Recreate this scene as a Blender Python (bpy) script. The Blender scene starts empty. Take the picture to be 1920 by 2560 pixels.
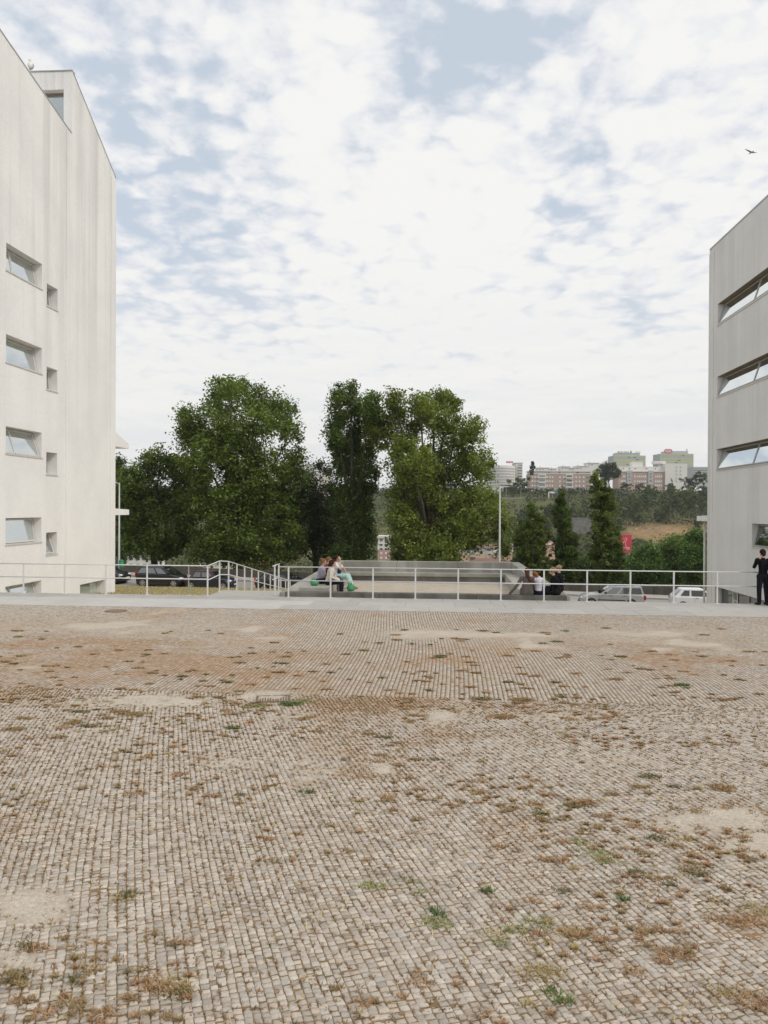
import bpy, bmesh, math, random
import numpy as np
from mathutils import Vector, Matrix
R = math.radians
rng = np.random.default_rng(7)
random.seed(11)
SC = bpy.context.scene
COL = SC.collection

# ------------------------------------------------------------------ camera
FPX, YAW, PITCH, ROLL = 1850.0, R(4.48), 11/1850.0, 0.0055
CAM = np.array([0.0, 0.0, 3.0])
_F = np.array([-math.sin(YAW)*math.cos(PITCH), math.cos(YAW)*math.cos(PITCH), -math.sin(PITCH)])
_R0 = np.array([math.cos(YAW), math.sin(YAW), 0.0])
_U0 = np.cross(_R0, _F)
_U = _U0*math.cos(ROLL) - _R0*math.sin(ROLL)
_R = _R0*math.cos(ROLL) + _U0*math.sin(ROLL)
cam_data = bpy.data.cameras.new('camera')
cam = bpy.data.objects.new('camera', cam_data); COL.objects.link(cam)
cam.matrix_world = Matrix(((_R[0], _U[0], -_F[0], 0), (_R[1], _U[1], -_F[1], 0), (_R[2], _U[2], -_F[2], 3.0), (0, 0, 0, 1)))
cam_data.sensor_fit = 'HORIZONTAL'; cam_data.sensor_width = 36.0
cam_data.lens = 36.0*FPX/1920.0
cam_data.clip_start = 0.1; cam_data.clip_end = 9000.0
SC.camera = cam

# ------------------------------------------------------------------ light and sky
SUN_AZ, SUN_EL = R(118), R(42)      # azimuth clockwise from +Y: the sun stands to the right and a little behind
sun_dir = Vector((math.sin(SUN_AZ)*math.cos(SUN_EL), math.cos(SUN_AZ)*math.cos(SUN_EL), math.sin(SUN_EL)))
sl = bpy.data.lights.new('sun', 'SUN'); sl.energy = 1.5; sl.angle = R(14); sl.color = (1.0, 0.94, 0.86)
so = bpy.data.objects.new('sun', sl); COL.objects.link(so)
so.rotation_euler = sun_dir.to_track_quat('Z', 'Y').to_euler()

W = bpy.data.worlds.new('World'); SC.world = W; W.use_nodes = True
nt = W.node_tree; nt.nodes.clear()
def N(t, **k):
    n = nt.nodes.new(t)
    for a, v in k.items(): setattr(n, a, v)
    return n
def L(a, b): nt.links.new(a, b)
def M(op, a, b=None, c=None, clamp=False):
    n = nt.nodes.new('ShaderNodeMath'); n.operation = op; n.use_clamp = clamp
    for i, v in enumerate((a, b, c)):
        if v is None: continue
        if isinstance(v, (int, float)): n.inputs[i].default_value = v
        else: nt.links.new(v, n.inputs[i])
    return n.outputs[0]
tc = N('ShaderNodeTexCoord')
sep = N('ShaderNodeSeparateXYZ'); L(tc.outputs['Generated'], sep.inputs[0])
zz = M('MAXIMUM', sep.outputs[2], 0.0)
zd = M('ADD', zz, 0.20)
px_ = M('DIVIDE', sep.outputs[0], zd); py_ = M('DIVIDE', sep.outputs[1], zd)
cmb = N('ShaderNodeCombineXYZ'); L(px_, cmb.inputs[0]); L(py_, cmb.inputs[1])
def noise(vec, scale, detail, rough=0.55, dist=0.0, off=None):
    if off:
        m = N('ShaderNodeMapping'); L(vec, m.inputs[0]); m.inputs['Location'].default_value = off; vec = m.outputs[0]
    n = N('ShaderNodeTexNoise'); L(vec, n.inputs['Vector'])
    n.inputs['Scale'].default_value = scale; n.inputs['Detail'].default_value = detail
    n.inputs['Roughness'].default_value = rough; n.inputs['Distortion'].default_value = dist
    return n.outputs[0]
wn = N('ShaderNodeTexNoise'); L(cmb.outputs[0], wn.inputs['Vector']); wn.inputs['Scale'].default_value = 9.0; wn.inputs['Detail'].default_value = 4.0
wv = N('ShaderNodeVectorMath', operation='MULTIPLY_ADD'); L(wn.outputs['Color'], wv.inputs[0])
wv.inputs[1].default_value = (0.11, 0.11, 0.0); L(cmb.outputs[0], wv.inputs[2])
big = noise(cmb.outputs[0], 2.5, 3.0, 0.55, 0.3, (3.1, 7.7, 0))
mid = noise(cmb.outputs[0], 9.5, 8.0, 0.66, 0.2, (9.3, 1.2, 0))
fine = noise(cmb.outputs[0], 34.0, 6.0, 0.68, 0.0, (2.2, 5.2, 0))
vo = N('ShaderNodeTexVoronoi', feature='SMOOTH_F1'); L(wv.outputs[0], vo.inputs['Vector'])
vo.inputs['Scale'].default_value = 14.5; vo.inputs['Smoothness'].default_value = 0.55
cells = M('SUBTRACT', 1.0, M('MULTIPLY', vo.outputs['Distance'], 1.35))
cov = M('ADD', M('MULTIPLY', big, 0.45), M('ADD', M('MULTIPLY', mid, 0.95), M('MULTIPLY', cells, 0.50)))
cov = M('ADD', cov, M('MULTIPLY', fine, 0.22))
vo2 = N('ShaderNodeTexVoronoi', feature='SMOOTH_F1'); L(wv.outputs[0], vo2.inputs['Vector'])
vo2.inputs['Scale'].default_value = 27.0; vo2.inputs['Smoothness'].default_value = 0.4
cov = M('ADD', cov, M('MULTIPLY', M('SUBTRACT', 0.85, vo2.outputs['Distance']), 0.26))
# where the cloud deck thins out and where it is thick (directions on the sky)
def skydir(px, py):
    v = _F + (px-960)/FPX*_R - (py-1280)/FPX*_U
    return v/np.linalg.norm(v)
nrm = N('ShaderNodeVectorMath', operation='NORMALIZE'); L(tc.outputs['Generated'], nrm.inputs[0])
thin = [(1150, 90, 150, .30), (1230, 40, 170, .20), (1080, 190, 90, .20), (240, 110, 150, .10), (560, 560, 140, .10), (420, 640, 150, .10), (330, 540, 130, .08),
        (450, 250, 110, .06), (1460, 470, 80, .26), (1400, 545, 70, .16), (1560, 780, 40, .22), (520, 330, 120, .10)]
thick = [(800, 330, 190, .10), (1000, 420, 200, .16), (1240, 400, 130, .14), (1480, 250, 120, .10), (1730, 320, 150, .14), (1150, 620, 260, .14), (900, 60, 120, .10), (700, 160, 90, .06)]
for lst, sg in ((thin, -1), (thick, 1)):
    for (a, b, r, wgt) in lst:
        d = N('ShaderNodeVectorMath', operation='DOT_PRODUCT'); L(nrm.outputs[0], d.inputs[0])
        d.inputs[1].default_value = tuple(skydir(a, b))
        k = (r/FPX)**2
        g = M('EXPONENT', M('DIVIDE', M('SUBTRACT', d.outputs['Value'], 1.0), k))
        cov = M('ADD', cov, M('MULTIPLY', g, sg*wgt))
# towards the horizon the deck closes to an even pale veil
low = N('ShaderNodeMapRange', interpolation_type='SMOOTHSTEP'); L(zz, low.inputs[0])
low.inputs[1].default_value = 0.10; low.inputs[2].default_value = 0.34; low.inputs[3].default_value = 0.30; low.inputs[4].default_value = 0.0
cov = M('ADD', cov, low.outputs[0])
mr = N('ShaderNodeMapRange', interpolation_type='SMOOTHSTEP'); L(cov, mr.inputs[0])
mr.inputs[1].default_value = 0.72; mr.inputs[2].default_value = 1.06
mask = mr.outputs[0]
mr2 = N('ShaderNodeMapRange', interpolation_type='SMOOTHSTEP'); L(cov, mr2.inputs[0])
mr2.inputs[1].default_value = 0.94; mr2.inputs[2].default_value = 1.26
sky = N('ShaderNodeTexSky', sky_type='NISHITA', sun_disc=False)
sky.sun_elevation = SUN_EL; sky.sun_rotation = SUN_AZ; sky.altitude = 50; sky.air_density = 1.0; sky.dust_density = 2.0; sky.ozone_density = 1.0
SKY_STR = 0.10
def mix(fac, a, b):
    n = N('ShaderNodeMix', data_type='RGBA'); 
    if isinstance(fac, (int, float)): n.inputs[0].default_value = fac
    else: L(fac, n.inputs[0])
    for i, v in ((6, a), (7, b)):
        if isinstance(v, tuple): n.inputs[i].default_value = tuple(x for x in v)+(1.0,)
        else: L(v, n.inputs[i])
    return n.outputs[2]
def S(c): return tuple(x/SKY_STR for x in c)
veil = mix(0.80, sky.outputs[0], S((0.67, 0.745, 0.84)))
shade = mix(mr2.outputs[0], S((0.80, 0.82, 0.862)), S((0.93, 0.925, 0.912)))
cl = mix(mask, veil, shade)
hz = N('ShaderNodeMapRange', interpolation_type='SMOOTHSTEP'); L(zz, hz.inputs[0])
hz.inputs[1].default_value = 0.0; hz.inputs[2].default_value = 0.36; hz.inputs[3].default_value = 0.94; hz.inputs[4].default_value = 0.0
strk = N('ShaderNodeMapping'); L(tc.outputs['Generated'], strk.inputs[0]); strk.inputs['Scale'].default_value = (2.2, 2.2, 17.0)
sn = noise(strk.outputs[0], 2.2, 6.0, 0.62)
smr = N('ShaderNodeMapRange', interpolation_type='SMOOTHSTEP'); L(sn, smr.inputs[0]); smr.inputs[1].default_value = 0.36; smr.inputs[2].default_value = 0.66
hcol = mix(smr.outputs[0], S((0.80, 0.82, 0.83)), S((0.91, 0.90, 0.88)))
col = mix(hz.outputs[0], cl, hcol)
bg = N('ShaderNodeBackground'); L(col, bg.inputs[0]); bg.inputs[1].default_value = SKY_STR
wo = N('ShaderNodeOutputWorld'); L(bg.outputs[0], wo.inputs[0])
SC.view_settings.view_transform = 'Standard'; SC.view_settings.look = 'None'
SC.view_settings.exposure = 0.0; SC.view_settings.gamma = 1.0; SC.view_settings.use_curve_mapping = False
SC.cycles.max_bounces = 6; SC.cycles.diffuse_bounces = 3; SC.cycles.transparent_max_bounces = 8

# ------------------------------------------------------------------ picture <-> place (used only to read positions off the photograph)
def ray(px, py): return _F + (px-960)/FPX*_R - (py-1280)/FPX*_U
def at_d(px, py, d): return CAM + ray(px, py)*d
def at_z(px, py, z):
    r = ray(px, py); return CAM + r*((z-CAM[2])/r[2])
def at_x(px, py, x):
    r = ray(px, py); return CAM + r*(x/r[0])
def at_y(px, py, y):
    r = ray(px, py); return CAM + r*(y/r[1])
def proj(P):
    P = np.asarray(P, float) - CAM
    d = P@_F
    return 960 + FPX*(P@_R)/d, 1280 - FPX*(P@_U)/d, d

# ------------------------------------------------------------------ materials
MATS = {}
def _mat(name):
    m = bpy.data.materials.new(name); m.use_nodes = True
    t = m.node_tree; b = t.nodes['Principled BSDF']; return m, t, b
def srgb(r, g, b):
    f = lambda c: (c/255/12.92) if c/255 <= 0.04045 else ((c/255+0.055)/1.055)**2.4
    return (f(r), f(g), f(b))
def mat(name, col, rough=0.7, metal=0.0, var=0.12, scale=6.0, bump=0.0, bscale=40.0, attr=None, stretch=(1, 1, 1), spec=0.5, var2=None, emit=None, coat=0.0, obj=False):
    """colour broken up by two layers of noise, optional bump, optional per-piece attribute colour"""
    if name in MATS: return MATS[name]
    m, t, b = _mat(name)
    nn = lambda k: t.nodes.new(k)
    geo = nn('ShaderNodeNewGeometry'); mp = nn('ShaderNodeMapping'); mp.inputs['Scale'].default_value = stretch
    if obj:
        tcn = nn('ShaderNodeTexCoord'); t.links.new(tcn.outputs['Object'], mp.inputs[0])
    else: t.links.new(geo.outputs['Position'], mp.inputs[0])
    no = nn('ShaderNodeTexNoise'); no.inputs['Scale'].default_value = scale; no.inputs['Detail'].default_value = 6; no.inputs['Roughness'].default_value = 0.6
    t.links.new(mp.outputs[0], no.inputs['Vector'])
    mr = nn('ShaderNodeMapRange'); mr.inputs[1].default_value = 0.3; mr.inputs[2].default_value = 0.7; mr.inputs[3].default_value = 1-var; mr.inputs[4].default_value = 1+var
    t.links.new(no.outputs[0], mr.inputs[0])
    vm = nn('ShaderNodeVectorMath'); vm.operation = 'SCALE'
    if attr:
        at = nn('ShaderNodeAttribute'); at.attribute_name = attr; t.links.new(at.outputs['Color'], vm.inputs[0])
    elif var2:
        n2 = nn('ShaderNodeTexNoise'); n2.inputs['Scale'].default_value = scale*0.23; n2.inputs['Detail'].default_value = 4
        t.links.new(mp.outputs[0], n2.inputs['Vector'])
        r2 = nn('ShaderNodeMapRange'); r2.inputs[1].default_value = 0.38; r2.inputs[2].default_value = 0.62; t.links.new(n2.outputs[0], r2.inputs[0])
        mx = nn('ShaderNodeMix'); mx.data_type = 'RGBA'; mx.inputs[6].default_value = (*col, 1); mx.inputs[7].default_value = (*var2, 1)
        t.links.new(r2.outputs[0], mx.inputs[0]); t.links.new(mx.outputs[2], vm.inputs[0])
    else: vm.inputs[0].default_value = col
    t.links.new(mr.outputs[0], vm.inputs['Scale']); t.links.new(vm.outputs[0], b.inputs['Base Color'])
    b.inputs['Roughness'].default_value = rough; b.inputs['Metallic'].default_value = metal
    b.inputs['Specular IOR Level'].default_value = spec
    if coat: b.inputs['Coat Weight'].default_value = coat; b.inputs['Coat Roughness'].default_value = 0.05
    if bump:
        n3 = nn('ShaderNodeTexNoise'); n3.inputs['Scale'].default_value = bscale; n3.inputs['Detail'].default_value = 5
        t.links.new(mp.outputs[0], n3.inputs['Vector'])
        bp = nn('ShaderNodeBump'); bp.inputs['Strength'].default_value = bump; bp.inputs['Distance'].default_value = 0.01
        t.links.new(n3.outputs[0], bp.inputs['Height']); t.links.new(bp.outputs[0], b.inputs['Normal'])
    MATS[name] = m; return m

def concrete(name, base, dark, streak=0.35, top=None, blot=0.3, fadez=None, stain=(0.5, 0.5, 0.46)):
    """cast concrete: drip streaks down the face, cloudy patches, fine grain; streaks strongest near z=top"""
    m, t, b = _mat(name); MATS[name] = m
    nn = lambda k: t.nodes.new(k); lk = t.links.new
    geo = nn('ShaderNodeNewGeometry')
    def nz(scale, stretch, det=5, rough=.6):
        mp = nn('ShaderNodeMapping'); mp.inputs['Scale'].default_value = stretch; lk(geo.outputs['Position'], mp.inputs[0])
        n = nn('ShaderNodeTexNoise'); n.inputs['Scale'].default_value = scale; n.inputs['Detail'].default_value = det; n.inputs['Roughness'].default_value = rough
        lk(mp.outputs[0], n.inputs['Vector']); return n.outputs[0]
    def rg(x, a, c, lo=0., hi=1.):
        r = nn('ShaderNodeMapRange'); r.inputs[1].default_value = a; r.inputs[2].default_value = c; r.inputs[3].default_value = lo; r.inputs[4].default_value = hi
        r.interpolation_type = 'SMOOTHSTEP'; lk(x, r.inputs[0]); return r.outputs[0]
    def mt(op, a, c):
        n = nn('ShaderNodeMath'); n.operation = op
        for i, v in enumerate((a, c)):
            if isinstance(v, (int, float)): n.inputs[i].default_value = v
            else: lk(v, n.inputs[i])
        return n.outputs[0]
    s1 = rg(nz(1.0, (1, 1, 0.03), 4, .62), 0.47, 0.66)
    s2 = rg(nz(3.2, (1, 1, 0.04), 2, .5), 0.52, 0.72)
    st = mt('ADD', mt('MULTIPLY', s1, 0.7), mt('MULTIPLY', s2, 0.35))
    if fadez:
        sp = nn('ShaderNodeSeparateXYZ'); lk(geo.outputs['Position'], sp.inputs[0])
        wob = mt('ADD', sp.outputs[2], mt('MULTIPLY', nz(0.9, (1, 1, 0.15)), 5.0))
        st = mt('MULTIPLY', st, rg(wob, fadez[0], fadez[1], 0.12, 1.0))
    st = mt('MULTIPLY', st, streak)
    bl = mt('MULTIPLY', rg(nz(0.55, (1, 1, 0.8), 6, .62), 0.36, 0.66), blot)
    gr = rg(nz(14, (1, 1, 1), 6, .7), 0.25, 0.75, 0.95, 1.05)
    m1 = nn('ShaderNodeMix'); m1.data_type = 'RGBA'; m1.inputs[6].default_value = (*base, 1); m1.inputs[7].default_value = (*dark, 1); lk(bl, m1.inputs[0])
    m2 = nn('ShaderNodeMix'); m2.data_type = 'RGBA'; lk(m1.outputs[2], m2.inputs[6]); m2.inputs[7].default_value = (*stain, 1); lk(st, m2.inputs[0])
    vm = nn('ShaderNodeVectorMath'); vm.operation = 'SCALE'; lk(m2.outputs[2], vm.inputs[0]); lk(gr, vm.inputs['Scale'])
    lk(vm.outputs[0], b.inputs['Base Color']); b.inputs['Roughness'].default_value = 0.85; b.inputs['Specular IOR Level'].default_value = 0.3
    bp = nn('ShaderNodeBump'); bp.inputs['Strength'].default_value = 0.25; bp.inputs['Distance'].default_value = 0.01
    lk(nz(25, (1, 1, 1)), bp.inputs['Height']); lk(bp.outputs[0], b.inputs['Normal'])
    return m

def glass_mat(name, tint=(0.10, 0.12, 0.12), mirror=0.55, rough=0.03):
    m, t, b = _mat(name); MATS[name] = m
    b.inputs['Base Color'].default_value = (*tint, 1); b.inputs['Roughness'].default_value = rough
    b.inputs['Specular IOR Level'].default_value = 1.0; b.inputs['IOR'].default_value = 1.6
    g = t.nodes.new('ShaderNodeBsdfGlossy'); g.inputs['Roughness'].default_value = rough; g.inputs['Color'].default_value = (0.9, 0.95, 0.95, 1)
    no = t.nodes.new('ShaderNodeTexNoise'); no.inputs['Scale'].default_value = 0.8
    bp = t.nodes.new('ShaderNodeBump'); bp.inputs['Strength'].default_value = 0.05; t.links.new(no.outputs[0], bp.inputs['Height']); t.links.new(bp.outputs[0], g.inputs['Normal'])
    ms = t.nodes.new('ShaderNodeMixShader'); ms.inputs[0].default_value = mirror
    t.links.new(b.outputs[0], ms.inputs[1]); t.links.new(g.outputs[0], ms.inputs[2])
    t.links.new(ms.outputs[0], t.nodes['Material Output'].inputs[0]); return m

def leaf_mat(name, trans=0.35):
    m, t, b = _mat(name); MATS[name] = m
    at = t.nodes.new('ShaderNodeAttribute'); at.attribute_name = 'col'
    t.links.new(at.outputs['Color'], b.inputs['Base Color']); b.inputs['Roughness'].default_value = 0.5; b.inputs['Specular IOR Level'].default_value = 0.35
    tr = t.nodes.new('ShaderNodeBsdfTranslucent')
    vm = t.nodes.new('ShaderNodeVectorMath'); vm.operation = 'MULTIPLY'; vm.inputs[1].default_value = (1.5, 1.7, 0.7)
    t.links.new(at.outputs['Color'], vm.inputs[0]); t.links.new(vm.outputs[0], tr.inputs['Color'])
    ms = t.nodes.new('ShaderNodeMixShader'); ms.inputs[0].default_value = trans
    t.links.new(b.outputs[0], ms.inputs[1]); t.links.new(tr.outputs[0], ms.inputs[2])
    t.links.new(ms.outputs[0], t.nodes['Material Output'].inputs[0]); return m

# ------------------------------------------------------------------ mesh helpers
def link(o, parent=None):
    COL.objects.link(o)
    if parent is not None: o.parent = parent
    return o
def tag(o, label=None, cat=None, group=None, kind=None):
    if label: o['label'] = label
    if cat: o['category'] = cat
    if group: o['group'] = group
    if kind: o['kind'] = kind
    return o
def empty(name, loc, label, cat, group=None, rz=0.0):
    o = bpy.data.objects.new(name, None); COL.objects.link(o)
    o.location = tuple(float(v) for v in loc); o.rotation_euler = (0, 0, rz); return tag(o, label, cat, group)
def mesh_np(name, V, Fq, mat=None, parent=None, attrs=None, tri=False, smooth=False):
    V = np.asarray(V, np.float32); Fq = np.asarray(Fq, np.int32); k = Fq.shape[1]
    me = bpy.data.meshes.new(name); me.vertices.add(len(V)); me.vertices.foreach_set('co', V.ravel())
    me.loops.add(Fq.size); me.loops.foreach_set('vertex_index', Fq.ravel())
    me.polygons.add(len(Fq)); me.polygons.foreach_set('loop_start', np.arange(0, Fq.size, k, dtype=np.int32))
    me.polygons.foreach_set('loop_total', np.full(len(Fq), k, np.int32))
    if smooth: me.polygons.foreach_set('use_smooth', np.ones(len(Fq), bool))
    me.update(calc_edges=True)
    for an, (dom, arr) in (attrs or {}).items():
        arr = np.asarray(arr, np.float32)
        if arr.ndim == 2:
            a = me.attributes.new(an, 'FLOAT_COLOR', dom); c = np.ones((len(arr), 4), np.float32); c[:, :3] = arr; a.data.foreach_set('color', c.ravel())
        else:
            a = me.attributes.new(an, 'FLOAT', dom); a.data.foreach_set('value', arr)
    if mat: me.materials.append(mat)
    return link(bpy.data.objects.new(name, me), parent)
class MB:
    def __init__(s): s.v = []; s.f = []; s.sm = []
    def add(s, vs, fs, sm=False):
        n = len(s.v); s.v += [tuple(float(c) for c in p) for p in vs]; s.f += [tuple(i+n for i in f) for f in fs]; s.sm += [sm]*len(fs); return s
    def quad(s, a, b, c, d): return s.add([a, b, c, d], [(0, 1, 2, 3)])
    def poly(s, pts): return s.add(pts, [tuple(range(len(pts)))])
    def box(s, x0, x1, y0, y1, z0, z1, bev=0.0):
        if x0 > x1: x0, x1 = x1, x0
        if y0 > y1: y0, y1 = y1, y0
        if z0 > z1: z0, z1 = z1, z0
        if bev:
            b = min(bev, (x1-x0)*.45, (y1-y0)*.45, (z1-z0)*.45)
            bm = bmesh.new(); bmesh.ops.create_cube(bm, size=1.0)
            for v in bm.verts: v.co = Vector((x0+(v.co.x+.5)*(x1-x0), y0+(v.co.y+.5)*(y1-y0), z0+(v.co.z+.5)*(z1-z0)))
            bmesh.ops.bevel(bm, geom=list(bm.edges), offset=b, segments=1, affect='EDGES', profile=0.5)
            bm.verts.index_update()
            s.add([v.co for v in bm.verts], [[v.index for v in f.verts] for f in bm.faces]); bm.free(); return s
        return s.add([(x0, y0, z0), (x1, y0, z0), (x1, y1, z0), (x0, y1, z0), (x0, y0, z1), (x1, y0, z1), (x1, y1, z1), (x0, y1, z1)],
                     [(0, 3, 2, 1), (4, 5, 6, 7), (0, 1, 5, 4), (1, 2, 6, 5), (2, 3, 7, 6), (3, 0, 4, 7)])
    def hexa(s, b4, t4):
        return s.add(list(b4)+list(t4), [(0, 3, 2, 1), (4, 5, 6, 7), (0, 1, 5, 4), (1, 2, 6, 5), (2, 3, 7, 6), (3, 0, 4, 7)])
    def tube(s, pts, rad, n=8, caps=True):
        pts = [Vector(p) for p in pts]; rs = rad if isinstance(rad, (list, tuple)) else [rad]*len(pts)
        vs = []; prev = None
        for i, p in enumerate(pts):
            d = (pts[min(i+1, len(pts)-1)]-pts[max(i-1, 0)])
            if d.length < 1e-9: d = Vector((0, 0, 1))
            d.normalize()
            if prev is None:
                a = Vector((0, 0, 1)) if abs(d.z) < .9 else Vector((1, 0, 0)); u = d.cross(a).normalized()
            else: u = (prev - d*prev.dot(d)); u = u.normalized() if u.length > 1e-6 else d.orthogonal().normalized()
            prev = u; w = d.cross(u)
            for k in range(n):
                a = 2*math.pi*k/n; vs.append(p+(u*math.cos(a)+w*math.sin(a))*rs[i])
        fs = [(i*n+k, i*n+(k+1) % n, (i+1)*n+(k+1) % n, (i+1)*n+k) for i in range(len(pts)-1) for k in range(n)]
        m = len(s.v); s.add(vs, fs, True)
        if caps:
            s.f += [tuple(m+k for k in reversed(range(n))), tuple(m+(len(pts)-1)*n+k for k in range(n))]; s.sm += [False, False]
        return s
    def capsule(s, p, q, r0, r1, n=10):
        p = Vector(p); q = Vector(q); d = q-p
        if d.length < 1e-5: d = Vector((0, 0, 1e-3)); q = p+d
        d.normalize(); pts = []; rs = []
        for a in (-88, -60, -30, 0): pts.append(p+d*r0*math.sin(R(a))); rs.append(r0*math.cos(R(a)))
        for a in (0, 30, 60, 88): pts.append(q+d*r1*math.sin(R(a))); rs.append(r1*math.cos(R(a)))
        return s.tube(pts, rs, n)
    def ell(s, c, r, n=12, m=8, rot=None):
        vs = []; 
        for i in range(m+1):
            t = math.pi*i/m
            for k in range(n):
                a = 2*math.pi*k/n; p = Vector((r[0]*math.sin(t)*math.cos(a), r[1]*math.sin(t)*math.sin(a), r[2]*math.cos(t)))
                if rot is not None: p = rot@p
                vs.append(Vector(c)+p)
        return s.add(vs, [(i*n+k, (i+1)*n+k, (i+1)*n+(k+1) % n, i*n+(k+1) % n) for i in range(m) for k in range(n)], True)
    def cyl(s, c, axis, r, h, n=20):
        c = Vector(c); a = Vector(axis).normalized(); return s.tube([c-a*h/2, c+a*h/2], r, n)
    def prism(s, pts2, plane, a, b):
        """extrude 2-D outline: plane 'xz' along y from a to b, 'yz' along x, 'xy' along z"""
        mk = {'xz': lambda p, t: (p[0], t, p[1]), 'yz': lambda p, t: (t, p[0], p[1]), 'xy': lambda p, t: (p[0], p[1], t)}[plane]
        n = len(pts2); vs = [mk(p, a) for p in pts2]+[mk(p, b) for p in pts2]
        return s.add(vs, [tuple(range(n)), tuple(reversed(range(n, 2*n)))]+[(i, i+n, (i+1) % n+n, (i+1) % n) for i in range(n)])
    def mesh(s, name, mat=None):
        me = bpy.data.meshes.new(name); me.from_pydata(s.v, [], s.f)
        me.polygons.foreach_set('use_smooth', s.sm); me.validate(); me.update()
        if mat: me.materials.append(mat)
        return me
    def build(s, name, mat=None, parent=None, fix=True):
        me = s.mesh(name, mat)
        if fix:
            bm = bmesh.new(); bm.from_mesh(me); bmesh.ops.recalc_face_normals(bm, faces=bm.faces); bm.to_mesh(me); bm.free()
        return link(bpy.data.objects.new(name, me), parent)
def copy_tree(o, parent=None):
    c = o.copy(); COL.objects.link(c); c.parent = parent
    for ch in list(o.children): copy_tree(ch, c)
    return c

# value noise on arrays
def vnoise(x, y, scale, seed=0, octaves=3):
    x = np.asarray(x)*scale; y = np.asarray(y)*scale; tot = np.zeros_like(x, float); amp = 1.0; s = 0.0
    def h(i, j, k):
        n = (i*374761393 + j*668265263 + k*2147483647) & 0xffffffff
        n = ((n ^ (n >> 13))*1274126177) & 0xffffffff
        return ((n ^ (n >> 16)) & 0xffff)/65535.0
    for o in range(octaves):
        xi = np.floor(x).astype(np.int64); yi = np.floor(y).astype(np.int64); fx = x-xi; fy = y-yi
        fx = fx*fx*(3-2*fx); fy = fy*fy*(3-2*fy); k = seed*31+o
        v = (h(xi, yi, k)*(1-fx)+h(xi+1, yi, k)*fx)*(1-fy)+(h(xi, yi+1, k)*(1-fx)+h(xi+1, yi+1, k)*fx)*fy
        tot += v*amp; s += amp; amp *= .5; x = x*2.03+17; y = y*2.03+9
    return tot/s
def smooth(a, b, x):
    t = np.clip((x-a)/(b-a), 0, 1); return t*t*(3-2*t)

# leaves: diamond quads; C centres, s sizes, cols
def leaf_mesh(name, C, s, cols, mat, parent=None, up=0.35, flat=1.0, seed=1):
    g = np.random.default_rng(seed); n = len(C)
    nr = g.normal(size=(n, 3)); nr[:, 2] = np.abs(nr[:, 2])+up; nr /= np.linalg.norm(nr, axis=1)[:, None]
    a = g.normal(size=(n, 3)); u = np.cross(nr, a); u /= np.linalg.norm(u, axis=1)[:, None]; w = np.cross(nr, u)
    s = np.asarray(s)[:, None]
    V = np.empty((n, 4, 3)); V[:, 0] = C-u*s*.55; V[:, 1] = C-w*s*.34+nr*s*.10; V[:, 2] = C+u*s*.55; V[:, 3] = C+w*s*.34+nr*s*.10
    F_ = np.arange(n*4, dtype=np.int32).reshape(n, 4)
    return mesh_np(name, V.reshape(-1, 3), F_, mat, parent, {'col': ('FACE', cols)})
# ------------------------------------------------------------------ the cobbled square
EDGE_Y = 24.45          # outer edge of the terrace
PAVE_Y = 21.45          # cobbles end, slabs begin
FOLD_Y = 11.75          # the two fields of cobbles meet here
def blobs(px, py, lst):
    t = np.zeros_like(px)
    for (a, b, rx, ry, w) in lst: t = np.maximum(t, w*np.exp(-((px-a)/rx)**2-((py-b)/ry)**2))
    return t
RUST = [(150, 1635, 380, 66, 1.25), (480, 1650, 330, 58, 1.15), (700, 1695, 260, 44, 1.1), (900, 1750, 140, 40, 1.3), (850, 1715, 160, 30, .7), (1380, 1640, 320, 50, .75), (1120, 1650, 220, 65, .6), (60, 1600, 160, 35, .6),
        (1700, 1640, 280, 48, .8), (1900, 2310, 110, 45, .65), (790, 1885, 45, 18, .5), (740, 1950, 40, 14, .45), (1850, 2500, 160, 50, .55), (100, 1720, 200, 40, .5), (1330, 1770, 160, 22, .4), (60, 1830, 120, 30, .4), (30, 2080, 80, 60, .3)]
DUST = [(360, 1752, 260, 17, 1.0), (650, 1738, 110, 15, .9), (720, 1790, 90, 25, .6), (590, 1605, 130, 22, .45), (1130, 1790, 170, 22, .6), (1420, 1790, 210, 20, .65), (1760, 2050, 170, 38, 1.0), (1880, 2110, 130, 40, .9), (1300, 1860, 120, 30, .5),
        (90, 2260, 120, 60, .8), (50, 2400, 90, 50, .6), (230, 2330, 60, 30, .5), (560, 1900, 130, 40, .5), (780, 1920, 80, 50, .6), (1100, 1585, 240, 18, .7), (300, 1570, 380, 20, .55), (1600, 1585, 330, 22, .55), (1240, 1600, 200, 20, .4),
        (650, 2160, 90, 28, .5), (1130, 2150, 80, 25, .4), (1500, 1900, 180, 34, .45), (210, 1830, 160, 20, .5), (1180, 2330, 40, 22, .4), (1320, 2420, 60, 30, .35), (950, 1910, 60, 25, .4)]
def fields(X, Y):
    P = np.stack([X, Y, np.zeros_like(X)], -1); px, py, d = proj(P)
    n1 = vnoise(X, Y, 1.3, 3, 4); n2 = vnoise(X, Y, 4.5, 5, 3); n3 = vnoise(X, Y*.6, .5, 9, 3)
    rust = np.clip(blobs(px, py, RUST)*np.clip(3.2*(vnoise(X, Y*1.6, .9, 41, 4)-.26), .1, 1.25)*(.45+1.0*n2)+.65*smooth(.48, .72, n1)*smooth(.40, .65, n3)+.10*n2, 0, 1)
    dust = np.clip(blobs(px, py, DUST)*(.55+.9*n1)+.6*smooth(.60, .82, n3*.6+n1*.4), 0, 1)
    return rust, dust, n1, n2
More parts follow.
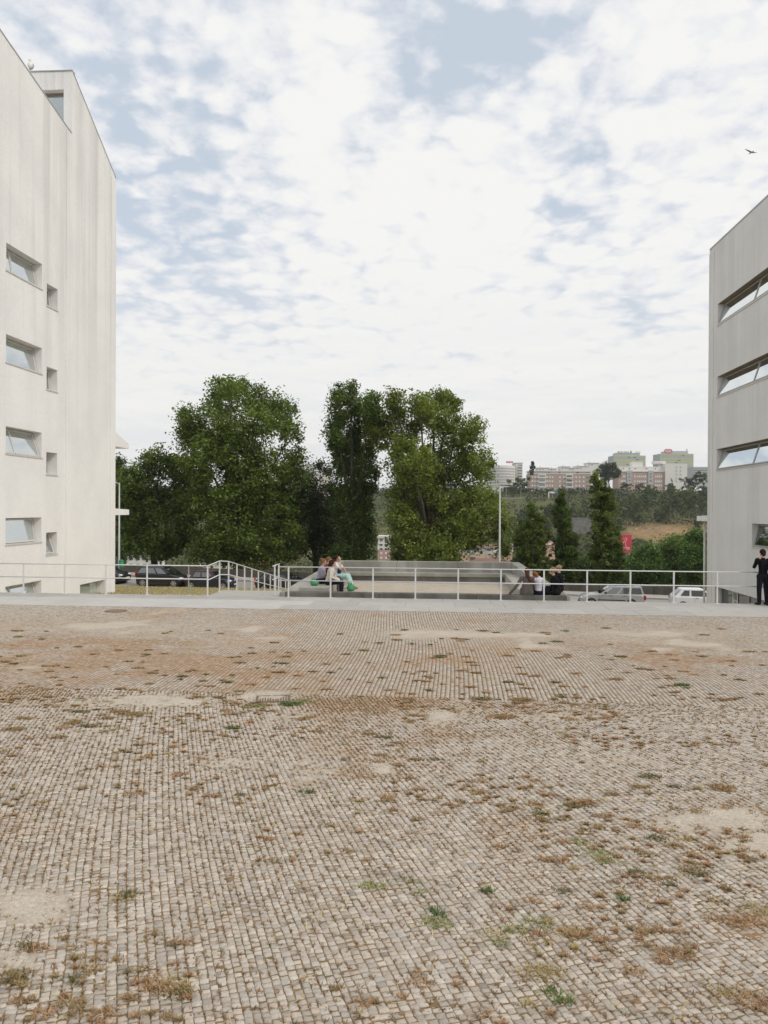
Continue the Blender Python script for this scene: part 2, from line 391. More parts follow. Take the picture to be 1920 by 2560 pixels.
GRANITE = np.array([.480, .434, .378]); RUSTC = np.array([.40, .255, .145]); DUSTC = np.array([.52, .455, .37]); SOIL = np.array([.25, .165, .095]); MOSS = np.array([.12, .115, .05])
def stone_cols(X, Y, g):
    rust, dust, n1, n2 = fields(X, Y); n = len(X)
    rnd = g.normal(0, 1, n)
    c = GRANITE*(1+.115*np.clip(rnd, -2, 2))[:, None]*(.93+.14*n2)[:, None]
    warm = g.random(n)[:, None]; c = c*(1-.10*warm*np.array([0, .35, .9]))
    k = np.clip(rust*(.3+.8*g.random(n)), 0, 1)[:, None]*.9; c = c*(1-k)+RUSTC*k
    k = (dust*(.3+.5*g.random(n)))[:, None]*.8; c = c*(1-k)+DUSTC*k
    dk = (g.random(n) < .05)[:, None]; c = np.where(dk, c*.72, c)
    return np.clip(c, .02, .8)
def stone_field(th, pu, pv, yr, warp, seed, marg=1.6):
    g = np.random.default_rng(seed)
    c, s = math.cos(th), math.sin(th)
    # lattice wide enough, then clipped to what the camera can plausibly see
    wd = pu*(1+.085*np.clip(g.normal(size=int(52/pu)), -2, 2)); U = np.cumsum(wd)-wd/2-26; Vv = np.arange(-4, 36, pv)
    u, v = np.meshgrid(U, Vv, indexing='ij'); hw_ = np.repeat(wd[:, None]/2, len(Vv), 1).ravel()
    off = g.random(len(U))[:, None]*pv
    v = v+off+g.normal(0, pv*.07, u.shape); u = u+g.normal(0, pu*.018, u.shape)
    u = u.ravel(); v = v.ravel(); du, da = warp(u, v); u = u+du
    X = u*c-v*s; Y = u*s+v*c
    px, py, d = proj(np.stack([X, Y, np.zeros_like(X)], -1)); m = marg/np.maximum(d, .1)*FPX
    k = (Y > yr[0]) & (Y < yr[1]) & (d > 2.5) & (px > -m) & (px < 1920+m) & (py < 2560+260)
    return X[k], Y[k], (th+da)[k], g, hw_[k]
def warp_near(u, v): return .42*np.sin(v*.33+.8)+.05*np.sin(v*.8+u*.35), -.42*.33*np.cos(v*.33+.8)
def warp_far(u, v): return .10*np.sin(v*.5+u*.2), -.05*np.cos(v*.5+u*.2)
def dip(x, y): return .022*(vnoise(x, y, .45, 61, 2)-.62)
def stones_geometry(X, Y, ang, hu, hv, g, full=True):
    n = len(X)
    su = hu*(1+g.normal(0, .03, n)); sv = hv*(1+g.normal(0, .09, n))
    sx = np.array([-1, 1, 1, -1]); sy = np.array([-1, -1, 1, 1])
    lx = sx[None]*su[:, None]*(1+g.normal(0, .10, (n, 4))); ly = sy[None]*sv[:, None]*(1+g.normal(0, .10, (n, 4)))
    ca, sa = np.cos(ang+g.normal(0, .05, n))[:, None], np.sin(ang+g.normal(0, .05, n))[:, None]
    z0 = g.normal(0, .0016, n)[:, None]-.008+dip(X, Y)[:, None]
    tx = g.normal(0, .028, n)[:, None]; ty = g.normal(0, .028, n)[:, None]
    def ring(k, dz):
        x = lx*k; y = ly*k
        return np.stack([X[:, None]+x*ca-y*sa, Y[:, None]+x*sa+y*ca, z0+dz+x*tx+y*ty+0*x], -1)
    base = np.arange(n)[:, None]
    if full:
        V = np.concatenate([ring(.78, 0), ring(.97, -.004), ring(1.0, -.03)], 1); k = 12
        F_ = [[0, 1, 2, 3]]+[[4+i, 4+(i+1) % 4, (i+1) % 4, i] for i in range(4)]+[[8+i, 8+(i+1) % 4, 4+(i+1) % 4, 4+i] for i in range(4)]
    else:
        V = np.concatenate([ring(.80, 0), ring(1.03, -.026)], 1); k = 8
        F_ = [[0, 1, 2, 3]]+[[4+i, 4+(i+1) % 4, (i+1) % 4, i] for i in range(4)]
    F_ = np.array(F_); Q = (base[:, :, None]*k+F_[None]).reshape(-1, 4)
    return V.reshape(-1, 3), Q, len(F_)
stone_m = mat('granite setts', None, rough=.8, var=.16, scale=55, bump=.5, bscale=130, attr='col', spec=.3)
NU, NV = .0600, .0505
X, Y, A, g, HW = stone_field(R(16), NU, NV, (2.9, FOLD_Y), warp_near, 21)
px, py, d = proj(np.stack([X, Y, 0*X], -1))
infr = (px > 5) & (px < 1915) & (py < 2552)
order = np.argsort(np.where(infr, d, 1e9))[:300]
solo = np.zeros(len(X), bool); solo[order] = True
square = bpy.data.objects.new('cobbled_square', None); COL.objects.link(square); tag(square, kind='structure')
k = ~solo
Vn, Qn, nf = stones_geometry(X[k], Y[k], A[k], HW[k]-.0030, NV*.445, g)
cn = np.repeat(stone_cols(X[k], Y[k], g), nf, 0)
o = mesh_np('cobblestones', Vn, Qn, stone_m, square, {'col': ('FACE', cn)}); tag(o, kind='stuff')
var = []
for i in range(18):
    vv, qq, nf = stones_geometry(np.zeros(1), np.zeros(1), np.zeros(1), NU*.455, NV*.445, g)
    c = np.repeat(stone_cols(np.array([X[order[i*16]]]), np.array([Y[order[i*16]]]), g), nf, 0)
    oo = mesh_np('cobblestone', vv, qq, stone_m, None, {'col': ('FACE', c)}); var.append(oo.data); bpy.data.objects.remove(oo)
for j, i in enumerate(order):
    oo = bpy.data.objects.new('cobblestone', var[random.randrange(18)]); COL.objects.link(oo); oo.parent = square
    oo.location = (X[i], Y[i], random.gauss(0, .0015)+float(dip(X[i:i+1], Y[i:i+1])[0]-dip(np.zeros(1), np.zeros(1))[0])); oo.rotation_euler = (0, 0, A[i]+random.gauss(0, .04)); oo.scale = (float(HW[i]/(NU/2))*random.uniform(.97, 1.02), random.uniform(.94, 1.05), 1)
FU, FV = .073, .062
Xf, Yf, Af, g, HWf = stone_field(R(1.5), FU, FV, (FOLD_Y, PAVE_Y-.02), warp_far, 33)
Vf, Qf, nf = stones_geometry(Xf, Yf, Af, HWf-.0042, FV*.44, g, full=False)
o = mesh_np('distant_cobblestones', Vf, Qf, stone_m, square, {'col': ('FACE', np.repeat(stone_cols(Xf, Yf, g), nf, 0))}); tag(o, kind='stuff')

# soil and drifted dust between the setts: a real relief that covers the stones where the dust has gathered
def soil(name, x0, x1, y0, y1, st):
    xs = np.arange(x0, x1+st/2, st); ys = np.arange(y0, y1+st/2, st); ys[-1] = y1
    gx, gy = np.meshgrid(xs, ys, indexing='ij'); fx, fy = gx.ravel(), gy.ravel()
    rust, dust, n1, n2 = fields(fx, fy); n3 = vnoise(fx, fy, 9, 12, 3)
    z = dip(fx, fy)-.0140+.008*(n3-.5)+.0165*smooth(.25, .95, dust)*(.55+.9*n2)+.006*rust*n3
    c = SOIL*(.75+.5*n3)[:, None]
    mo = smooth(.5, .75, n2)[:, None]*.6; c = c*(1-mo)+MOSS*mo
    kk = rust[:, None]*.85; c = c*(1-kk)+RUSTC*.8*kk
    kk = smooth(.12, .7, dust)[:, None]; c = c*(1-kk)+DUSTC*(.85+.25*n2)[:, None]*kk
    nx, ny = len(xs), len(ys); i = np.arange((nx-1)*(ny-1)); a = (i//(ny-1))*ny+i % (ny-1)
    Q = np.stack([a, a+ny, a+ny+1, a+1], 1)
    o = mesh_np(name, np.stack([fx, fy, z], 1), Q, mat('soil between setts', None, rough=.95, var=.2, scale=30, bump=.6, bscale=90, attr='col', spec=.1), square, {'col': ('POINT', c)}, smooth=True); tag(o, kind='stuff')
soil('soil', -7.5, 6.5, 2.6, FOLD_Y+.5, .045)
soil('distant_soil', -15.5, 13.5, FOLD_Y+.5, PAVE_Y, .11)
# the rest of the square, out of view
MBo = MB()
for (x0, x1, y0, y1) in ((-40, -7.5, -30, PAVE_Y), (6.5, 40, -30, PAVE_Y), (-7.5, 6.5, -30, 2.6)):
    MBo.quad((x0, y0, -.03), (x1, y0, -.03), (x1, y1, -.03), (x0, y1, -.03))
o = MBo.build('square_surface', mat('worn setts beyond', (.36, .32, .27), var=.3, scale=14, var2=(.27, .21, .15), bump=.5), square); tag(o, kind='structure')

# tufts and mats of dry weeds growing out of the joints
def tufts(name, C, rad, cnt, hgt, cols, seed, parent=None, length=.03):
    g = np.random.default_rng(seed); idx = np.repeat(np.arange(len(C)), cnt); n = len(idx)
    r = rad[idx]*np.sqrt(g.random(n))*(1+.25*g.normal(size=n)); a = g.random(n)*6.283; ax = 1.35
    bx = C[idx, 0]+r*np.cos(a)*ax; by = C[idx, 1]+r*np.sin(a)*.8
    dirn = g.random(n)*6.283; ln = length*(.5+g.random(n)); lift = hgt[idx]*(.3+g.random(n))
    w = (.0022+.0035*g.random(n))*(1+np.clip((by-5)*.14, 0, 1.6))
    b0 = np.stack([bx, by, dip(bx, by)-.010], 1); t = b0+np.stack([np.cos(dirn)*ln, np.sin(dirn)*ln, lift+.006], 1)
    pr = np.stack([-np.sin(dirn)*w, np.cos(dirn)*w, np.zeros(n)], 1)
    V = np.stack([b0-pr, b0+pr, t+pr*.5, t-pr*.5], 1)
    c = cols[idx]*(.65+.7*g.random(n))[:, None]
    o = mesh_np(name, V.reshape(-1, 3), np.arange(n*4).reshape(n, 4), leaf_mat('dry weed leaves', .2) if 'dry weed leaves' not in MATS else MATS['dry weed leaves'], parent, {'col': ('FACE', c)})
    return tag(o, kind='stuff')
WR = np.array([.40, .24, .13]); WB = np.array([.31, .21, .10]); WO = np.array([.17, .15, .06]); WG = np.array([.11, .16, .045]); WS = np.array([.42, .32, .15]); WY = np.array([.30, .30, .12])
g = np.random.default_rng(5)
PC = []; PRad = []; PCnt = []; PH = []; PCol = []
def clump(px, py, rpx, kind, dens=1.0):
    p = at_z(px, py, 0.0); r = rpx/FPX*np.dot(p-CAM, _F)
    PC.append(p[:2]); PRad.append(r*1.25); PCnt.append(int(min(2600, max(36, dens*r*r*26000*(1 if kind in 'rbog' else .7))))); PH.append(.014 if kind != 'g' else .022)
    PCol.append({'r': WR, 'b': WB, 'o': WO, 'g': WG, 's': WS, 'y': WY}[kind])
# clumps seen in the photograph
for (a, b, r, k) in [(1255, 1790, 26, 'r'), (1262, 1788, 22, 'b'), (770, 1977, 14, 'g'), (600, 1985, 10, 'o'), (320, 2233, 24, 'o'), (310, 2245, 26, 's'), (70, 2362, 24, 'o'), (95, 2368, 26, 'r'), (430, 2360, 12, 'o'), (450, 2352, 26, 'r'), (20, 2445, 32, 'o'), (50, 2430, 28, 'b'),
        (400, 2465, 42, 'r'), (440, 2478, 34, 'o'), (430, 2460, 44, 's'), (220, 2425, 26, 'b'), (180, 2445, 22, 'o'), (110, 2530, 30, 'r'), (260, 2530, 26, 'r'), (960, 1840, 15, 'o'), (920, 1832, 14, 'b'), (952, 1885, 14, 'b'), (945, 1902, 16, 'r'), (1040, 1895, 16, 'b'),
        (995, 1910, 14, 'b'), (1020, 1942, 14, 'r'), (970, 2000, 14, 'b'), (980, 2022, 14, 'r'), (1092, 1895, 12, 'o'), (725, 1758, 22, 'g'), (640, 1757, 14, 'o'), (760, 1750, 20, 'y'), (640, 1763, 22, 'y'), (580, 1818, 14, 'g'), (200, 1778, 16, 'o'), (300, 1778, 18, 'b'), (330, 1785, 26, 'b'), (270, 1795, 16, 'b'),
        (180, 1808, 20, 'b'), (225, 1815, 18, 'o'), (40, 1822, 20, 'b'), (145, 1843, 18, 'b'), (60, 1795, 18, 'b'), (1800, 1965, 24, 'b'), (1810, 1972, 20, 'r'), (1685, 1965, 13, 'o'), (1740, 1970, 12, 'b'), (1630, 1940, 20, 'o'), (1600, 1965, 18, 'b'), (1620, 1982, 14, 'b'), (1530, 1983, 15, 'b'),
        (1440, 2010, 22, 'o'), (1460, 2005, 26, 'r'), (1352, 2030, 18, 'o'), (1750, 2030, 22, 'b'), (1690, 2020, 14, 'b'), (1815, 2020, 13, 'r'), (1585, 2062, 18, 'r'), (1640, 2090, 18, 'o'), (1615, 2130, 20, 'b'), (1735, 2170, 26, 'b'), (1745, 2180, 20, 'o'), (1590, 2178, 18, 'o'), (1640, 2190, 14, 'r'), (1670, 2205, 14, 'o'),
        (1640, 2320, 22, 'r'), (1780, 2290, 18, 'r'), (1510, 2350, 22, 'r'), (1680, 2382, 36, 'r'), (1700, 2378, 26, 'b'), (1220, 2225, 10, 'g'), (1215, 2222, 14, 'o'), (1040, 2200, 16, 'y'), (1050, 2225, 18, 'y'), (1080, 2300, 26, 'y'), (1110, 2310, 24, 'y'), (1350, 2300, 34, 'y'), (1290, 2320, 28, 'y'), (1090, 2275, 12, 'g'), (1100, 2285, 14, 'g'),
        (1250, 2350, 24, 'y'), (1365, 2420, 30, 's'), (1380, 2475, 14, 'g'), (1410, 2500, 22, 'g'), (1390, 2490, 30, 'y'), (1345, 2430, 40, 's'), (1450, 2100, 22, 'y'), (1500, 2130, 30, 'y'), (1520, 2150, 22, 'y'), (930, 2210, 30, 'y'), (1560, 2245, 10, 'g'), (1410, 2225, 16, 'o'), (1240, 2330, 22, 's'), (1440, 2330, 36, 's'), (1900, 2270, 40, 's'), (1860, 2300, 40, 'r'), (1900, 2500, 50, 'r'), (1820, 2480, 30, 's'),
        (1705, 1712, 14, 'g'), (1540, 1697, 13, 'b'), (1300, 1747, 20, 'b'), (1205, 1745, 18, 'o'), (850, 1585, 6, 'g'), (1010, 1575, 7, 'g'), (1030, 1610, 6, 'g'), (1075, 1612, 5, 'g'), (690, 1657, 6, 'g'), (948, 1607, 7, 'o'), (1240, 1582, 7, 'g'), (1415, 1577, 6, 'g'), (1525, 1610, 5, 'o'), (115, 1577, 5, 'o')]:
    clump(a, b, r*.8, k)
# many more, scattered; thickest where the photograph has them
for i in range(2600):
    py_ = 1745+ (2560-1745)*g.random()**1.5; pxx = g.uniform(-60, 1980)
    dens = .35+.65*(pxx > 1100)*(py_ < 2150)+.5*(py_ < 1900)
    q0 = at_z(pxx, py_, 0.0)
    if g.random() > dens*smooth(.46, .62, vnoise(q0[0:1], q0[1:2], .9, 23, 3))[0]*1.1: continue
    r = (3+16*g.random()**2.2)*(.6+(py_-1700)/900); kd = g.choice(list('rrrbbbrsbr'), p=None)
    clump(pxx, py_, r*.8, kd, .8)
for i in range(230):
    clump(g.uniform(-40, 1960), 1560+190*g.random()**.6, g.uniform(3, 9), g.choice(list('rbbror')), 1.3)
PC = np.array(PC); PRad = np.array(PRad); PCnt = np.array(PCnt); PH = np.array(PH); PCol = np.array(PCol)
tufts('weeds', PC, PRad, PCnt, PH, PCol, 77)
# fine red-brown growth along the joints
kk = (np.random.default_rng(8).random(len(X)) < np.clip(.30+.5*fields(X, Y)[0]+.3*(vnoise(X, Y, .8, 44, 2)-.5), 0, .9))
jx = X[kk]+np.cos(A[kk])*NU*.5; jy = Y[kk]+np.sin(A[kk])*NU*.5
gj = np.random.default_rng(4); colj = np.where(gj.random(len(jx))[:, None] < .5, WR*.75, WB*.85)
tufts('joint_growth', np.stack([jx, jy], 1), np.full(len(jx), .014), np.full(len(jx), 7), np.full(len(jx), .008), colj, 78, length=.018)
# loose straws
ns = 420; sx_ = g.uniform(-4.5, 4.5, ns); sy_ = g.uniform(3.5, 8.5, ns)
tufts('straw', np.stack([sx_, sy_], 1), np.full(ns, .01), np.full(ns, 2), np.full(ns, .012), np.repeat(WS[None]*1.2, ns, 0), 79, length=.07)

# drain grate and manhole cover
iron = mat('rusty cast iron', (.17, .115, .08), rough=.8, var=.3, scale=20)
p = at_z(683, 1745, 0)
dg = empty('drain_grate', (p[0], p[1], -.008), 'brown slotted iron drain grate sunk in the cobbles where their rows change direction', 'drain grate', rz=R(12))
b = MB(); b.box(-.36, .36, -.27, -.22, -.02, .003).box(-.36, .36, .22, .27, -.02, .003).box(-.36, -.31, -.218, .218, -.02, .003).box(.31, .36, -.218, .218, -.02, .003).build('frame', iron, dg)
bar = MB().box(-.014, .014, -.216, .216, -.02, 0).mesh('bar', iron)
for i in range(11): oo = link(bpy.data.objects.new('bar', bar), dg); oo.location = (-.27+i*.054, 0, -.001)
dg.scale = (.74, .74, 1)
p = at_z(290, 1527, 0)
mc = empty('manhole_cover', (p[0], p[1], 0), 'round rusty manhole cover in the cobbles near the left end of the pavement', 'manhole cover')
MB().tube([(0, 0, -.02), (0, 0, .004)], .31, 32).build('rim', iron, mc)
MB().tube([(0, 0, -.01), (0, 0, .008)], .26, 32).build('lid', mat('lid iron', (.22, .15, .10), rough=.8, var=.3, scale=30), mc)

# ------------------------------------------------------------------ pavement of large slabs along the terrace edge
pave = bpy.data.objects.new('pavement', None); COL.objects.link(pave); tag(pave, kind='structure')
MB().box(-40, 30, PAVE_Y, EDGE_Y, -.30, -.018).build('bedding', mat('mortar', (.25, .23, .20), var=.2), pave)
slm = [mat('pale slab', (.52, .50, .47), var=.06, scale=2.0, bump=.15, var2=(.48, .465, .435)), mat('grey slab', (.42, .40, .37), var=.08, scale=2.5, bump=.2, var2=(.40, .385, .355)), mat('dirty slab', (.37, .355, .33), var=.12, scale=3, bump=.2, var2=(.44, .425, .395)),
       mat('light grey slab', (.45, .43, .395), var=.07, scale=2.5, bump=.2, var2=(.45, .43, .39))]
rows = [(PAVE_Y, 22.42, .2), (22.42, 23.42, .9), (23.42, EDGE_Y, .55)]
for ri, (y0, y1, off) in enumerate(rows):
    x = -23+off
    while x < 17:
        w = 1.5+random.uniform(-.04, .04)
        left = x+w/2 < -4.3
        mi = (0 if ri < 2 else 2) if left else random.choice((1, 3, 3, 1))
        z = random.gauss(0, .0015)
        MB().box(x+.004, x+w-.004, y0+.004, y1-.004, -.05, z, .003).build('paving_slab', slm[mi], pave, fix=False)
        x += w
# terrace body under the square and its outer face
tb = MB(); tb.box(-40, 30, -30, EDGE_Y-.01, -4.8, -.32); tb.build('terrace', concrete('terrace concrete', (.40, .385, .35), (.25, .24, .215)), None)
tag(bpy.data.objects['terrace'], kind='structure')

# ------------------------------------------------------------------ lower ground: lawn, road, far pavement
RO = np.array([-20.65, 53.6]); RT = np.array([.9936, -.1123]); RN = np.array([.1123, .9936])
def rd(s, n): return RO+RT*s+RN*n
def rz_(s): return -2.95-.55*s/32.1
def strip(name, n0, n1, dz, m, s0=-260, s1=300, thick=None, wav=None):
    b = MB(); ss = np.arange(s0, s1+1, 10.0)
    for a, c in zip(ss[:-1], ss[1:]):
        q = [rd(a, n0), rd(c, n0), rd(c, n1), rd(a, n1)]; z = [rz_(a), rz_(c), rz_(c), rz_(a)]
        top = [(*q[i], z[i]+dz) for i in range(4)]
        if thick: b.hexa([(*q[i], z[i]+dz-thick) for i in range(4)], top)
        else: b.quad(*top)
    o = b.build(name, m); return tag(o, kind='structure')
strip('road', -1.6, 5.4, 0, mat('asphalt', (.31, .29, .27), var=.12, scale=.7, var2=(.35, .33, .30), bump=.3))
strip('far_kerb', 5.4, 5.55, .12, mat('kerb stone', (.30, .29, .27), var=.15), thick=.4)
strip('far_pavement', 5.552, 7.7, .115, mat('far pavement', (.44, .405, .36), var=.1, scale=1.5), thick=.3)
# lawn sheet
def lawn_z(x, y):
    t = np.clip((y-25.0)/27.5, 0, 1.15)
    left = -.35-2.42*t; right = -3.35-.05*t
    k = smooth(-4, 3, x); z = left*(1-k)+right*k
    # meet the road
    q = (x-RO[0])*RT[0]+(y-RO[1])*RT[1]; n = (x-RO[0])*RN[0]+(y-RO[1])*RN[1]
    zr = rz_(q)+.10; w = smooth(-6, -1.7, n); return z*(1-w)+zr*w
xs = np.linspace(-90, 90, 121); ts = np.linspace(0, 1, 31); V = []; 
for x in xs:
    yend = RO[1]+(-1.6-(x-RO[0])*RN[0])/RN[1]
    for t in ts: 
        y = EDGE_Y+(yend-EDGE_Y)*t; V.append((x, y, float(lawn_z(np.array(x), np.array(y)))+.05*float(vnoise(np.array([x]), np.array([y]), .6, 3)[0]-.5)))
i = np.arange(120*30); a = (i//30)*31+i % 30
o = mesh_np('lawn', V, np.stack([a, a+31, a+32, a+1], 1), mat('dry lawn', (.42, .345, .215), rough=.95, var=.22, scale=5, var2=(.34, .29, .165), bump=.6, bscale=20), smooth=True); tag(o, kind='structure')
# dry grass blades on the lawn
g = np.random.default_rng(3); n = 26000
gx = g.uniform(-26, -5, n); gy = g.uniform(33, 53.2, n); nn_ = (gx-RO[0])*RN[0]+(gy-RO[1])*RN[1]; k = nn_ < -1.65; gx, gy = gx[k], gy[k]; n = len(gx)
gz = lawn_z(gx, gy); hh = .03+.07*g.random(n); aa = g.random(n)*6.28; w = .02
b0 = np.stack([gx, gy, gz-.01], 1); pr = np.stack([np.cos(aa)*w, np.sin(aa)*w, 0*aa], 1); tp = b0+np.stack([g.normal(0, .03, n), g.normal(0, .03, n), hh], 1)
cg = np.where(g.random(n)[:, None] < .75, np.array([.46, .37, .22]), np.array([.30, .29, .13]))*(.7+.5*g.random(n))[:, None]
o = mesh_np('dry_grass', np.stack([b0-pr, b0+pr, tp+pr*.3, tp-pr*.3], 1).reshape(-1, 3), np.arange(4*n).reshape(n, 4), leaf_mat('grass blades', .25), None, {'col': ('FACE', cg)}); tag(o, kind='stuff')

# ------------------------------------------------------------------ terrain beyond the road
PY = np.array([-400, 24, 58, 64, 75, 100, 140, 200, 260, 300, 345, 385, 430, 480, 560, 800, 4500.]); PZ = np.array([-5.2, -5.2, -4.6, -4.0, -5.2, -8.5, -16, -24, -24.5, -20.5, -12, -3, 6, 13, 16, 18, 18.])
def terr(x, y):
    n = vnoise(x, y, .012, 2, 4)-.5; amp = smooth(70, 350, y)*9*(1-.75*smooth(430, 520, y))
    return np.interp(y+.04*x*smooth(100, 300, y), PY, PZ)+n*amp
xs = np.concatenate([np.linspace(-2500, -260, 20)[:-1], np.linspace(-260, 330, 150), np.linspace(330, 2500, 20)[1:]])
ys = np.concatenate([[-400, 0, 30, 58, 62], np.linspace(66, 150, 22), np.linspace(156, 520, 92), np.linspace(540, 900, 10), [1300, 2200, 4500]])
gx, gy = np.meshgrid(xs, ys, indexing='ij'); fx, fy = gx.ravel(), gy.ravel(); fz = terr(fx, fy)
TP = np.stack([fx, fy, fz], 1); tpx, tpy, td = proj(TP)
nz1 = vnoise(fx, fy, .06, 6, 4); nz2 = vnoise(fx, fy, .2, 7, 3)
bare = np.clip(np.maximum.reduce([np.exp(-((tpx-1690)/170)**2-((tpy-1335)/26)**2)*1.3, np.exp(-((tpx-1250)/120)**2-((tpy-1330)/14)**2)*.6]) * (td > 250)*(.5+nz1), 0, 1)
c = np.array([.07, .09, .03])*(1-nz1[:, None])+np.array([.14, .13, .055])*nz1[:, None]
c = c*(1-bare[:, None])+np.array([.30, .20, .10])*(.75+.5*nz2)[:, None]*bare[:, None]
nx, ny = len(xs), len(ys); i = np.arange((nx-1)*(ny-1)); a = (i//(ny-1))*ny+i % (ny-1)
o = mesh_np('terrain', TP, np.stack([a, a+ny, a+ny+1, a+1], 1), mat('hillside earth', None, rough=.95, var=.25, scale=.35, bump=.5, bscale=1.5, attr='col', spec=.1), None, {'col': ('POINT', c)}, smooth=True); tag(o, kind='structure')
# ------------------------------------------------------------------ the two concrete blocks
def wall_holes(mb, P, u0, u1, z0, ztop, holes, depth):
    """P(u, z, inset)->point; rectangle u0..u1, from z0 up to the line ztop(u); holes = (ua, ub, za, zb) with reveals going in by depth"""
    us = sorted(set([u0, u1]+[h for q in holes for h in q[:2]])); zm = max([q[3] for q in holes]+[z0])+.2
    zs = sorted(set([z0, zm]+[h for q in holes for h in q[2:4]]))
    for a, b in zip(us[:-1], us[1:]):
        for c, d in zip(zs[:-1], zs[1:]):
            mu, mz = (a+b)/2, (c+d)/2
            if any(q[0] < mu < q[1] and q[2] < mz < q[3] for q in holes): continue
            mb.quad(P(a, c, 0), P(b, c, 0), P(b, d, 0), P(a, d, 0))
        mb.quad(P(a, zm, 0), P(b, zm, 0), P(b, ztop(b), 0), P(a, ztop(a), 0))
    for (a, b, c, d) in holes:
        mb.quad(P(a, c, 0), P(b, c, 0), P(b, c, depth), P(a, c, depth)); mb.quad(P(a, d, 0), P(b, d, 0), P(b, d, depth), P(a, d, depth))
        mb.quad(P(a, c, 0), P(a, d, 0), P(a, d, depth), P(a, c, depth)); mb.quad(P(b, c, 0), P(b, d, 0), P(b, d, depth), P(b, c, depth))
        mb.quad(P(a, c, depth), P(b, c, depth), P(b, d, depth), P(a, d, depth))
    return mb
frame_m = mat('pale window frame', (.66, .64, .60), rough=.5, var=.05); frame_d = mat('zinc window frame', (.40, .40, .40), rough=.45, var=.08)
dark_m = mat('dark room', (.03, .035, .03), rough=.9); sill_m = mat('sill metal', (.60, .58, .55), rough=.5, var=.05)
glass = glass_mat('window glass', mirror=.62); glass_d = glass_mat('dark window glass', (.02, .03, .02), mirror=.16)
glass_r = glass_mat('sky window glass', mirror=.78)
def beam(mb, a, b, w, nrm):
    """square bar from a to b, width w in the pane's plane, along nrm also w"""
    a, b = Vector(a), Vector(b); d = (b-a).normalized(); n = Vector(nrm).normalized(); u = d.cross(n).normalized()*w/2; n = n*w/2
    return mb.hexa([a-u-n, a+u-n, a+u+n, a-u+n], [b-u-n, b+u-n, b+u+n, b-u+n])
def tilt_window(parent, P, q, dep, nrm, splits=(), out=.22, gl=None, fr=None, top_in=.9, w=.055, sillm=None):
    """awning sash: hung deep at the head and pushed out at the foot. P maps (u, z, inset)"""
    a, b, c, d = q; gl = gl or glass; fr = fr or frame_m
    m = MB()
    for (p, r) in (((a, c), (b, c)), ((a, d), (b, d)), ((a, c), (a, d)), ((b, c), (b, d))):
        ins = dep*top_in
        def sh(x): return (x[0]+(.03 if x[0] == a else -.03), x[1]+(.03 if x[1] == c else -.03))
        beam(m, P(*sh(p), ins), P(*sh(r), ins), .06, nrm)
    win = m.build('window', fr, parent)
    us = [a+.05]+[a+(b-a)*s for s in splits]+[b-.05]
    for ua, ub in zip(us[:-1], us[1:]):
        ti, bi = dep*top_in-.05, max(dep*top_in-.05-out*(d-c), .02)
        zt, zb = d-.07, c+.05
        m = MB(); ua_, ub_ = ua+.02, ub-.02
        beam(m, P(ua_, zb, bi), P(ub_, zb, bi), w, nrm); beam(m, P(ua_, zt, ti), P(ub_, zt, ti), w, nrm)
        beam(m, P(ua_, zb, bi), P(ua_, zt, ti), w, nrm); beam(m, P(ub_, zb, bi), P(ub_, zt, ti), w, nrm)
        m.build('sash', fr, win)
        g_ = MB(); g_.quad(P(ua_, zb, bi-.004), P(ub_, zb, bi-.004), P(ub_, zt, ti-.004), P(ua_, zt, ti-.004)); g_.build('pane', gl, win)
    s_ = MB(); s_.hexa([P(a-.04, c-.05, -.03), P(b+.04, c-.05, -.03), P(b+.04, c-.05, .12), P(a-.04, c-.05, .12)], [P(a-.04, c+.004, -.03), P(b+.04, c+.004, -.03), P(b+.04, c+.004, .12), P(a-.04, c+.004, .12)])
    s_.build('sill', sillm or sill_m, win)
    return win
def YZ(px, py, X): p = at_x(px, py, X); return float(p[1]), float(p[2])

# left block
XL = -15.9
wallL = concrete('warm pale concrete', (.85, .838, .812), (.775, .762, .745), streak=.60, blot=.75, fadez=(6.0, 17.0), stain=(.56, .545, .52))
WALL_UP = .0
PL = lambda u, z, i: (XL-i, u, z)
yF = YZ(180, 400, XL)[0]; yE = YZ(288.5, 900, XL)[0]; yN = 24.95
ya, za = YZ(3, 80, XL); yb, zb = YZ(178, 333, XL); sl_ = (zb-za)/(yb-ya)
top1 = lambda y: za+(y-ya)*sl_
z2a = YZ(180, 177, XL)[1]; z2b = YZ(289, 446, XL)[1]
top2 = lambda y: z2a+(y-yF)/(yE-yF)*(z2b-z2a)
bigY = (YZ(14, 1300, XL)[0], YZ(103.6, 1300, XL)[0]); smY = (YZ(115.5, 1300, XL)[0], YZ(142.5, 1300, XL)[0]); lowY = (YZ(200, 1460, XL)[0], YZ(263, 1460, XL)[0])
big = [(659.5, 722), (870, 934), (1081.8, 1143.9), (1293.3, 1354), (1450.6, 1517)]; small = [(722.7, 775.8), (925.3, 980), (1133.3, 1187.4), (1329.9, 1384)]
LB = empty('concrete_building', (XL, yN, -4.6), 'tall warm pale concrete block with slanted skyline and small tilted windows', 'building')
def rel(P, o): return lambda u, z, i: tuple(np.array(P(u, z, i))-np.array(o))
oL = np.array(LB.location); PLr = rel(PL, oL)
hb = [(bigY[0], bigY[1], YZ(103.6, b, XL)[1], YZ(103.6, a, XL)[1]) for a, b in big]
hs = [(smY[0], smY[1], YZ(142.5, b, XL)[1], YZ(142.5, a, XL)[1]) for a, b in small]
hl = [(lowY[0], lowY[1], -1.9, YZ(263, 1448.5, XL)[1])]
DEP = .48
m = MB(); wall_holes(m, PLr, yN, yF-.02, -4.6, top1, hb+hs, DEP)
